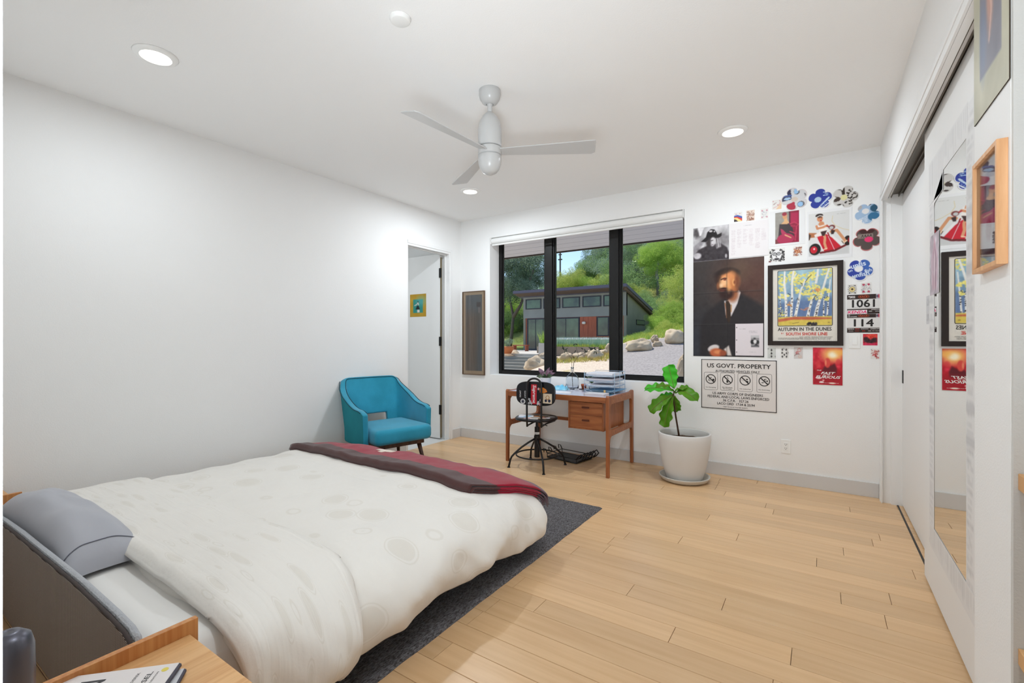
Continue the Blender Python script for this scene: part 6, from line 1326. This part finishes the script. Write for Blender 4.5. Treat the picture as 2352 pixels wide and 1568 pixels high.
Fq = [(j*nx+i, j*nx+i+1, (j+1)*nx+i+1, (j+1)*nx+i) for j in range(len(gy)-1) for i in range(nx-1)]
me = bpy.data.meshes.new('ground'); me.from_pydata(V, [], Fq); ca = me.color_attributes.new('print', 'FLOAT_COLOR', 'POINT'); C = []
for x, y, z in V:
    if y < 25.6+.25*max(0, x+10) and x > -.382*y: c = (158,152,148)
    elif y < 31: c = (206,190,170) if n3(x*.7, y*.7) > -.5 else (186,170,120)
    else: k_ = sstep(.5+1.2*n3(x*.12, y*.12)); c = (112+40*k_, 132+16*k_, 66+30*k_)
    C.append((*lin(c), 1))
ca.data.foreach_set('color', np.array(C, dtype=np.float32).ravel())
gm_ = mat('gravel_and_grass', (150,150,150), .95, attr='print', bump=.9, bscale=14, spec=.1)
nt = gm_.node_tree; p = nt.nodes['Principled BSDF']; a_ = [n_ for n_ in nt.nodes if n_.type == 'ATTRIBUTE'][0]
nz = nd(nt, 'ShaderNodeTexNoise'); nz.inputs['Scale'].default_value = 11; nz.inputs['Detail'].default_value = 6; tcx = nd(nt, 'ShaderNodeTexCoord'); nt.links.new(tcx.outputs['Object'], nz.inputs['Vector'])
mx = nd(nt, 'ShaderNodeMix', data_type='RGBA', blend_type='OVERLAY'); mx.inputs[0].default_value = .55; nt.links.new(a_.outputs['Color'], mx.inputs[6]); nt.links.new(nz.outputs[0], mx.inputs[7]); nt.links.new(mx.outputs[2], p.inputs['Base Color'])
me.materials.append(gm_); me.polygons.foreach_set('use_smooth', [True]*len(me.polygons)); o = bpy.data.objects.new('ground', me); col.objects.link(o); setp(o, kind='structure')
conc = mat('pale_concrete', (196,190,180), .85, var=.06, vscale=3)
setp(MB().box(-26, -13.2, 22.5, 30.99, .1, .44).build('patio_slab', conc), kind='structure')
stp = thing('garden_steps', 'broad concrete garden steps seen at the lower left of the window', 'steps', (-13.3, 20.6, -.45))
for k in range(5):
    MB().box(-15.5, -11.95, 20.35+.40*k, 22.6, -.45+.148*k, -.45+.148*(k+1)).build('step', mat('step_concrete', (150,146,136), .85) if k == 0 else bpy.data.materials['step_concrete'], stp)
# --- small house
hs = thing('garden_house', 'grey modern house with shed roof and clerestory windows across the driveway', 'house', (-15.2, 34, .44))
stu = mat('grey_stucco', (140,144,142), .9, var=.06, vscale=1.2); stu2 = mat('olive_stucco', (138,138,124), .9, var=.06, vscale=1.2); rfm = mat('roof_metal', (92,92,112), .5); sof = mat('brown_soffit', (104,88,80), .8)
redw = wood('red_cedar', (150,74,50), (176,94,66), stretch=(8, 8, .6)); nvy = mat('navy_frame', (38,42,58), .4); gl = mat('house_glass', (50,66,72), .08, spec=.8, c2=(84,112,96), vscale=1.1)  # house glass colour mottled green for the reflections in the panes
HX0, HX1, HY = -19.45, -11.10, 31.0
top = lambda y: 4.98-(y-30)*(4.98-3.20)/7.65
MB().box(HX0, HX1, HY, HY+.2, 2.91, 4.60).build('front_wall', stu, hs)
MB().prism([(HY+.001, .3), (36.3, .9), (36.3, top(36.3)-.25), (HY+.001, top(HY)-.25)], lambda a, c: (HX1-.2, a, c), lambda a, c: (HX1, a, c)).build('gable_wall', stu2, hs)
MB().prism([(HY+.001, .3), (36.3, .3), (36.3, top(36.3)-.25), (HY+.001, top(HY)-.25)], lambda a, c: (HX0, a, c), lambda a, c: (HX0+.2, a, c)).build('gable_wall', stu2, hs)
MB().box(HX0+.2, HX1-.2, 36.1, 36.3, .3, top(36.3)-.25).build('rear_wall', stu2, hs)
MB().prism([(29.95, 4.985), (37.7, top(37.7)), (37.7, top(37.7)-.24), (29.95, 4.985-.2)], lambda a, c: (-19.75, a, c), lambda a, c: (-10.72, a, c)).build('roof', rfm, hs)
MB().prism([(29.97, 4.77), (HY, 4.60), (HY, 4.55), (29.97, 4.74)], lambda a, c: (-19.7, a, c), lambda a, c: (-10.75, a, c)).build('soffit', sof, hs)
MB().prism([(30.2, 4.80), (37.65, top(37.65)-.24), (37.65, top(37.65)-.42), (30.2, 4.60)], lambda a, c: (-10.95, a, c), lambda a, c: (-10.80, a, c)).build('barge_board', sof, hs)
def hwin(xa, xb, za, zb, name='window', y=HY, fw_=.07, pf=gl, frames=1):
    b = MB(); 
    b.box(xa, xb, y-.05, y-.001, za, za+fw_).box(xa, xb, y-.05, y-.001, zb-fw_, zb).box(xa, xa+fw_, y-.05, y-.001, za+fw_, zb-fw_).box(xb-fw_, xb, y-.05, y-.001, za+fw_, zb-fw_)
    w_ = b.build(name, nvy, hs)
    n_ = frames; wdt = (xb-xa-fw_*2)/n_
    for i in range(n_):
        a0 = xa+fw_+wdt*i; MB().box(a0+.02, a0+wdt-.02, y-.03, y-.0015, za+fw_, zb-fw_).build('pane', pf, w_)
        if i: MB().box(a0-.02, a0+.02, y-.05, y-.0012, za+fw_, zb-fw_).build('glazing_bar', nvy, w_)
for xa, xb in ((-19.22,-17.82),(-17.62,-16.20),(-16.02,-14.58),(-14.38,-12.94),(-12.77,-11.40)): hwin(xa, xb, 3.60, 4.38)
MB().box(HX0, HX1-.001, HY+.05, HY+.2, .30, 2.91).build('lower_wall', redw, hs)
hwin(-19.12, -16.9, .45, 2.89, 'sliding_door', HY+.05, .09, gl, 3); hwin(-16.88, -14.62, .45, 2.89, 'sliding_door', HY+.05, .09, gl, 2); hwin(-13.29, -12.36, 1.5, 2.88, 'window', HY+.05, .07)
for k in range(8): MB().box(-14.60+.16*k, -14.60+.16*k+.15, HY+.02, HY+.049, .8, 2.905).build('cladding_board', redw, hs)
b = MB().box(HX1+.001, HX1+.04, 33.0, 34.95, 2.33, 2.70).build('window', nvy, hs); MB().box(HX1+.041, HX1+.05, 33.07, 34.88, 2.38, 2.65).build('pane', mat('bright_pane', (120,130,112), .15), b)
c = onY(1342.7, 741.4, HY); MB().lathe([(.001,-.1),(.12,-.08),(.14,0),(.12,.08),(.001,.1)], (c.x, HY-.12, c.z), 16).build('wall_light', mat('round_wall_light', (235,230,220), .4), hs, smooth=True)
# --- boulders
rk = mat('tan_granite', (206,188,160), .9, c2=(170,150,124), vscale=1.6, bump=.8, bscale=4)
def rock(u0, u1, v0, v1, y, label, seed):
    best = None
    for k_ in range(-80, 81):
        yy_ = y+k_*.1; q_ = onY((u0+u1)/2, v1, yy_); e_ = abs(q_.z-gz(q_.x, yy_))+.004*abs(k_)
        if yy_ > 14 and (best is None or e_ < best[0]): best = (e_, yy_)
    y = best[1]
    a = onY(u0, v1, y); b_ = onY(u1, v1, y); c = onY((u0+u1)/2, v0, y); cx_, cy_ = (a.x+b_.x)/2, y; w_ = (b_.x-a.x)/2; hgt = c.z-a.z
    bm = MB(); nu, nv = 34, 22
    def fn(p, q):
        th, ph = 2*PI*p, PI*q; d = Vector((math.cos(th)*math.sin(ph), math.sin(th)*math.sin(ph), -math.cos(ph)))
        k = 1+.32*noise.noise(d*1.3+Vector((seed*3.1, 0, 0)))+.14*noise.noise(d*3.0+Vector((0, seed*2.3, 0)))+.05*noise.noise(d*8+Vector((0, seed*2.3, 1))); s_ = .9
        return (cx_+d.x*w_*k*s_*1.05, cy_+.5*w_+d.y*w_*.8*k, (a.z+hgt*.42)+d.z*hgt*.62*k)
    bm.grid(fn, nu, nv); return setp(bm.build('boulder', rk, smooth=True), label, 'boulder', 'boulders in the garden')
for i, q in enumerate([(1432,1497,779,806,24.6,'long pale boulder at the driveway edge in front of the grey gable'), (1522,1575,757,789,26.2,'big cream boulder at the upper right end of the driveway'), (1497,1520,783,796,25.2,'small reddish boulder between two larger ones by the driveway'),
    (1342,1382,803,826,21.6,'rounded boulder in front of the concrete planter'), (1284,1312,810,829,21.4,'boulder left of the planter beside the window post'), (1388,1406,790,812,22.4,'boulder at the right end of the planter'),
    (1312,1344,810,826,22.0,'low pale boulder in the middle of the row before the planter'), (1376,1394,803,816,22.2,'small boulder tucked between two larger ones right of the planter'), (1202,1254,820,857,19.4,'large round cream boulder at the foot of the steps'),
    (1150,1190,808,842,20.2,'grey boulder left of the garden steps'), (1236,1256,812,826,20.6,'brown boulder behind the large round one by the steps'), (1553,1580,820,868,15.5,'cream boulder cut by the right window frame'),
    (1500,1532,697,722,40.5,'tan boulder up on the hillside'), (1530,1562,690,712,41.5,'pale boulder beside a shrub on the hillside'), (1494,1512,770,786,26.5,'buff boulder behind the driveway edge near the house corner')]):
    rock(*q[:5], q[5], i+1)
# --- planter with blue grass
pl = thing('garden_planter', 'low concrete planter with ornamental grass in front of the house', 'planter', (-12, 24, .4))
pa = onY(1284, 811, 24.2); pb_ = onY(1398, 811, 24.2); zt_ = onY(1300, 796, 24.2).z
MB().box(pa.x-1.5, pb_.x-.6, 24.2, 24.36, pa.z-.4, zt_).box(pa.x-1.5, pb_.x-.6, 26.4, 26.5, pa.z-.3, zt_).build('planter_wall', mat('stained_concrete', (150,136,122), .9, var=.1, vscale=2), pl)
MB().box(pa.x-1.45, pb_.x-.65, 24.36, 26.4, pa.z, zt_-.08).build('soil', soil, pl)
def grass(name, x0, x1, y0, y1, zb, hh, n, m, parent, wd=.03, seed=1, lean=.2):
    r = random.Random(seed); V = []; F_ = []
    for i in range(n):
        x, y = r.uniform(x0, x1), r.uniform(y0, y1); hq = hh*r.uniform(.6, 1.1); a = r.uniform(0, PI); dx, dy = math.cos(a)*wd, math.sin(a)*wd; lx_, ly_ = r.uniform(-lean, lean), r.uniform(-lean, lean)
        z = zb(x, y) if callable(zb) else zb; k = len(V); V += [(x-dx, y-dy, z), (x+dx, y+dy, z), (x+lx_, y+ly_, z+hq)]; F_.append((k, k+1, k+2))
    me = bpy.data.meshes.new(name); me.from_pydata(V, [], F_); me.materials.append(m); o = bpy.data.objects.new(name, me); col.objects.link(o)
    if parent: 
        o.parent = parent
        for v in me.vertices: v.co -= parent.location
    o['kind'] = 'stuff'; return o
bg1 = mat('blue_fescue', (150,186,164), .8, c2=(196,212,190), vscale=3); yg = mat('yellow_grass', (206,206,96), .8, c2=(150,190,90), vscale=3)
grass('blue_grass', pa.x-1.4, pb_.x-.2, 24.5, 27.5, zt_-.05, .60, 9000, bg1, pl, .014, 2); grass('yellow_grass', pa.x-1.4, pb_.x+.2, 24.3, 24.8, zt_-.1, .30, 2600, yg, pl, .014, 3)
grass('white_flower_heads', pa.x-1.4, pb_.x-.2, 24.5, 27.5, zt_+.42, .12, 1500, mat('white_blossom', (235,235,230), .8), pl, .03, 5, .05)
setp(grass('dry_grass', -12.3, -8.2, 20.2, 22.2, gz, .22, 2200, mat('straw_grass', (214,190,110), .9, c2=(170,176,90), vscale=2), None, .014, 7), 'tufts of dry yellow grass among the boulders below the planter', 'grass')
setp(grass('driveway_grass', -11.3, -6.5, 26.2, 30.5, gz, .28, 5200, yg, None, .018, 9), 'yellow green grasses between the house corner and the driveway', 'grass')
# --- trees and shrubs
def crown_mesh(name, n, leafs, seed, lob=30, aspect=.85):
    r = np.random.default_rng(seed); cs = [np.array([0, 0, 0])]
    for _ in range(lob):
        q = r.normal(size=3); q /= np.linalg.norm(q); cs.append(q*r.uniform(.35, .95)*np.array([1, 1, .8]))
    rs = [.55]+[r.uniform(.14, .34) for _ in range(lob)]
    idx = r.choice(len(cs), n, p=np.array(rs)**2/np.sum(np.array(rs)**2)); d = r.normal(size=(n, 3)); d /= np.linalg.norm(d, axis=1, keepdims=True)
    rad = np.array(rs)[idx]*(1-.45*r.random(n)**1.5)*(1+.18*r.random(n)**6); Pn = np.array(cs)[idx]+d*rad[:, None]; Pn[:, 2] *= aspect
    nrm = d+r.normal(0, .75, (n, 3)); nrm /= np.linalg.norm(nrm, axis=1, keepdims=True); t1 = np.cross(nrm, r.normal(size=(n, 3))); t1 /= np.linalg.norm(t1, axis=1, keepdims=True); t2 = np.cross(nrm, t1)
    s_ = leafs*r.uniform(.6, 1.4, n)[:, None]; V = np.stack([Pn+t1*s_, Pn+t2*s_*.5, Pn-t1*s_, Pn-t2*s_*.5], 1).reshape(-1, 3)
    me = bpy.data.meshes.new(name); me.vertices.add(4*n); me.vertices.foreach_set('co', V.astype(np.float32).ravel()); me.loops.add(4*n); me.loops.foreach_set('vertex_index', np.arange(4*n, dtype=np.int32)); me.polygons.add(n); me.polygons.foreach_set('loop_start', np.arange(0, 4*n, 4, dtype=np.int32)); me.polygons.foreach_set('loop_total', np.full(n, 4, dtype=np.int32)); me.update(calc_edges=True)
    me.materials.append(None); return me
def leafy(n, c, c2, tr=.35):
    m = mat(n, c, .7, c2=c2, vscale=9, objrand=.22, spec=.2); nt = m.node_tree; p = nt.nodes['Principled BSDF']; o_ = nt.nodes['Material Output']
    t_ = nd(nt, 'ShaderNodeBsdfTranslucent'); t_.inputs[0].default_value = (*lin(c2), 1); ad = nd(nt, 'ShaderNodeMixShader'); ad.inputs[0].default_value = tr
    nt.links.new(p.outputs[0], ad.inputs[1]); nt.links.new(t_.outputs[0], ad.inputs[2]); nt.links.new(ad.outputs[0], o_.inputs[0]); return m
FM = {'mid': leafy('foliage_mid', (104,138,88), (156,184,122)), 'bright': leafy('foliage_bright', (124,168,72), (184,208,104)), 'blue': leafy('foliage_grey_green', (104,130,114), (156,178,152)), 'dark': leafy('foliage_dark', (74,94,76), (112,134,98)), 'lime': leafy('foliage_lime', (156,186,84), (206,214,120))}
fine = [crown_mesh('crown_a', 15000, .019, 1), crown_mesh('crown_b', 15000, .019, 2, 36), crown_mesh('crown_c', 15000, .019, 3, 26, 1.0)]
def put(me, m, loc, s, name='shrub', label=None, cat=None, group=None, parent=None, sz=1.0):
    o = bpy.data.objects.new(name, me); col.objects.link(o); o.location = loc if parent is None else Vector(loc)-parent.location; o.scale = (s, s, s*sz); o.rotation_euler = (0, 0, random.uniform(0, 6))
    o.material_slots[0].link = 'OBJECT'; o.material_slots[0].material = FM[m]; o.parent = parent; return setp(o, label, cat, group)
GS = 'shrubs and trees covering the hillside'
LB = {'mid': 'mid green bush among the growth on the hillside', 'bright': 'bright green bush among the growth on the hillside', 'blue': 'grey green bush among the growth on the hillside', 'dark': 'dark green bush among the growth on the hillside', 'lime': 'lime yellow bush among the growth on the hillside'}
r = random.Random(11); 
for i in range(140):
    y = 39+50*r.random()**1.2; u = r.uniform(1130, 1640) if i < 96 else r.uniform(1640, 1960); x = ray(u, 0)[0]/ray(u, 0)[1]*y
    s = r.uniform(1.5, 2.8)*(.7+y/80)
    if y < 48 and 1478 < u < 1545: y = 50+20*r.random(); x = ray(u, 0)[0]/ray(u, 0)[1]*y
    pane_ = 'left' if u < 1265 else 'middle' if u < 1412 else 'right'; far_ = 'low on' if y < 50 else 'halfway up' if y < 64 else 'high on'; m = r.choices(['mid', 'bright', 'blue', 'dark', 'lime'], [4, 2, 4, 1.6, 1.2] if y < 55 else [4, 1, 5, 1, .2])[0]
    zg = gz(x, y); dd = -x*math.sin(TH)+y*math.cos(TH)
    if 1255 < u < 1362: s = min(s, max(.5, ((780-622)/FPX*dd+CH-zg)/1.25))
    put(fine[i % 3], m, (x, y, zg+s*.35), s, 'shrub', ('broad ' if s > 2.9 else 'smaller ')+LB[m].replace('among the growth on the hillside', far_+' the hillside, seen through the '+pane_+' pane'), 'bush', GS)
bark = mat('grey_bark', (96,90,82), .9, bump=.6, bscale=6); pbark = mat('pale_bark', (150,146,140), .9)
def tree(label, u, v, y, crowns, trunk_pts, m, bk=bark, name='tree', tr=(.16, .08)):
    b0 = onY(u, v, y); b0.z = gz(b0.x, y); t = thing(name, label, 'tree', b0)
    for pts in trunk_pts:
        P__ = [onY(a, b_, y) for a, b_ in pts]; P__[0].z = min(P__[0].z, b0.z+.1) if pts is trunk_pts[0] else P__[0].z
        n_ = len(P__); MB().tube(P__, [tr[0]+(tr[1]-tr[0])*k/(n_-1) for k in range(n_)], 8).build('trunk' if pts is trunk_pts[0] else 'branch', bk, t, smooth=True)
    for j, (cu, cv_, s, dy) in enumerate(crowns): put(fine[j % 3], m if isinstance(m, str) else m[j % len(m)], onY(cu, cv_, y+dy), s, 'crown', parent=t)
    return t
tree('old oak with forked dark trunk at the left end of the small house', 1171, 800, 33.2, [(1165,640,3.0,0),(1200,600,2.7,1),(1222,630,1.9,2),(1150,570,2.8,1),(1222,588,1.7,3),(1188,655,1.6,-1),(1215,650,1.8,2)], [[(1171,805),(1175,770),(1179,728),(1172,690),(1165,650)],[(1179,728),(1196,700),(1210,660)],[(1210,690),(1214,655),(1225,620)]], ['dark','blue','blue','dark'], tr=(.17,.07))
tree('bright green young tree filling the left edge of the window view', 1152, 790, 38, [(1160,700,1.8,0),(1175,740,1.6,1),(1188,770,1.7,1),(1165,770,1.8,0),(1150,740,2,0),(1195,715,1.5,3)], [[(1152,795),(1155,740),(1160,700)]], ['bright','mid','lime'])
tree('bright green tree with a slender pale trunk high on the slope', 1512, 676, 46, [(1505,600,1.9,0),(1525,575,2.0,1),(1495,580,1.6,0),(1540,600,1.7,1),(1482,600,1.0,0)], [[(1512,680),(1511,655),(1508,625),(1512,600)]], 'bright', pbark, tr=(.20,.12))
tree('dark rounded tree behind the slender pale trunk', 1470, 660, 52, [(1455,615,2.6,0),(1478,630,2.4,0),(1495,640,2.2,2),(1530,640,2.4,1)], [[(1470,680),(1465,640)]], 'dark')
tree('tall grey green tree at the skyline left of the middle window post', 1390, 640, 66, [(1385,575,3.4,0),(1405,600,3.6,2),(1372,600,2.8,2),(1420,570,3.4,4),(1365,625,2.6,3)], [[(1390,660),(1388,600)]], 'blue')
tree('rounded tree standing on the ridge near the sky gap', 1330, 650, 60, [(1345,622,2.2,0),(1318,648,2.2,1),(1358,618,2.2,1),(1300,656,2.2,0),(1330,648,2.4,0)], [[(1330,660),(1330,620)]], ['mid','blue'])
tree('lime green tree behind the roof of the small house', 1320, 690, 44, [(1310,645,1.9,0),(1335,655,1.7,1),(1295,660,2.0,0),(1360,660,1.5,2),(1390,650,1.6,1)], [[(1320,700),(1318,665)]], ['lime','bright'])
tree('young tree with thin stems on the grass right of the house', 1545, 742, 33, [(1540,712,.9,0),(1556,708,.8,0),(1550,722,.7,0),(1532,722,.6,0)], [[(1545,745),(1543,728),(1538,714)],[(1557,745),(1556,726),(1556,712)]], 'bright', pbark, tr=(.035,.02))
LBN = ['grey green bush at the right below the slender pale trunk','lime yellow bush at the right edge of the view above a grey green one','mid green bush just right of the sloping house roof','lime yellow bush directly above the sloping house roof','bright green bush between hillside boulders and the young tree','small lime bush on the grass right of the house','small mid green bush beside the rear corner of the house','bright green bush at the right window edge above the driveway boulder','bright green bush beside the tan hillside boulder','mid green bush behind the tan hillside boulder','lime yellow bush behind the pale hillside boulder','bright green low bush near the stems of the young tree','tiny round grey green plant on the driveway edge boulders']
for q in ((1558,682,42,1.4,'blue'),(1562,655,40,1.9,'lime'),(1480,690,40,1.4,'mid'),(1462,672,43,1.4,'lime'),(1505,735,31.5,.8,'bright'),(1530,752,29.5,.7,'lime'),(1490,765,29,.5,'mid'),(1560,735,31,1.1,'bright'),(1530,730,36,1.0,'bright'),(1500,712,38,1.5,'mid'),(1548,702,38,1.3,'lime'),(1516,745,31,.9,'bright'),(1470,786,26.2,.28,'mid')):
    o = put(fine[int(q[0]) % 3], q[4], onY(q[0], q[1], q[2]), q[3], 'shrub', LBN.pop(0), 'bush', GS)
# utility pole, bench and pots
c = onY(1286.7, 625, 58); tpz = onY(1286.7, 579, 58)
t = thing('utility_pole', 'thin dark utility pole against the blue sky', 'pole', (c.x, c.y, c.z-3)); MB().cyl((c.x, c.y, c.z-3), (c.x, c.y, tpz.z), .11, n=8).build('pole', bark, t); MB().box(c.x-.28, c.x+.28, c.y-.1, c.y+.1, tpz.z-1.1, tpz.z-.95).box(c.x-.22, c.x+.22, c.y-.1, c.y+.1, tpz.z-.4, tpz.z-.28).build('crossarm', bark, t)
c = onZ(1196, 806, .44); t = thing('garden_bench', 'low reddish wooden bench on the patio beside the glass doors', 'bench', (c.x, c.y, .44)); bw_ = .62
MB().box(c.x-bw_, c.x+bw_, c.y-.2, c.y+.2, .82, .88).build('seat', redw, t)
for sx in (-1, 1): MB().box(c.x+sx*(bw_-.12)-.05, c.x+sx*(bw_-.12)+.05, c.y-.16, c.y+.16, .4405, .8199).build('leg', redw, t)
c = onZ(1166, 812, .44); t = thing('orange_pot', 'orange terracotta pot with foliage at the left edge of the patio', 'pot', (c.x, c.y, .44)); MB().lathe([(.001,.0005),(.2,.0005),(.36,.3),(.34,.42),(.30,.42),(.001,.36)], (c.x, c.y, .44), 20).build('pot_body', mat('orange_glaze', (206,120,70), .7), t, smooth=True); put(fine[0], 'blue', (c.x, c.y, 1.05), .38, 'foliage', parent=t)
c = onZ(1249, 812, .44); t = thing('tall_planter', 'tall grey planter with spiky leaves right of the glass doors', 'planter', (c.x, c.y, .44)); MB().box(c.x-.22, c.x+.22, c.y-.22, c.y+.22, .4405, 1.05).build('planter_box', conc, t); grass('spiky_leaves', c.x-.15, c.x+.15, c.y-.15, c.y+.15, 1.05, .7, 60, FM['bright'], t, .03, 4, .3)
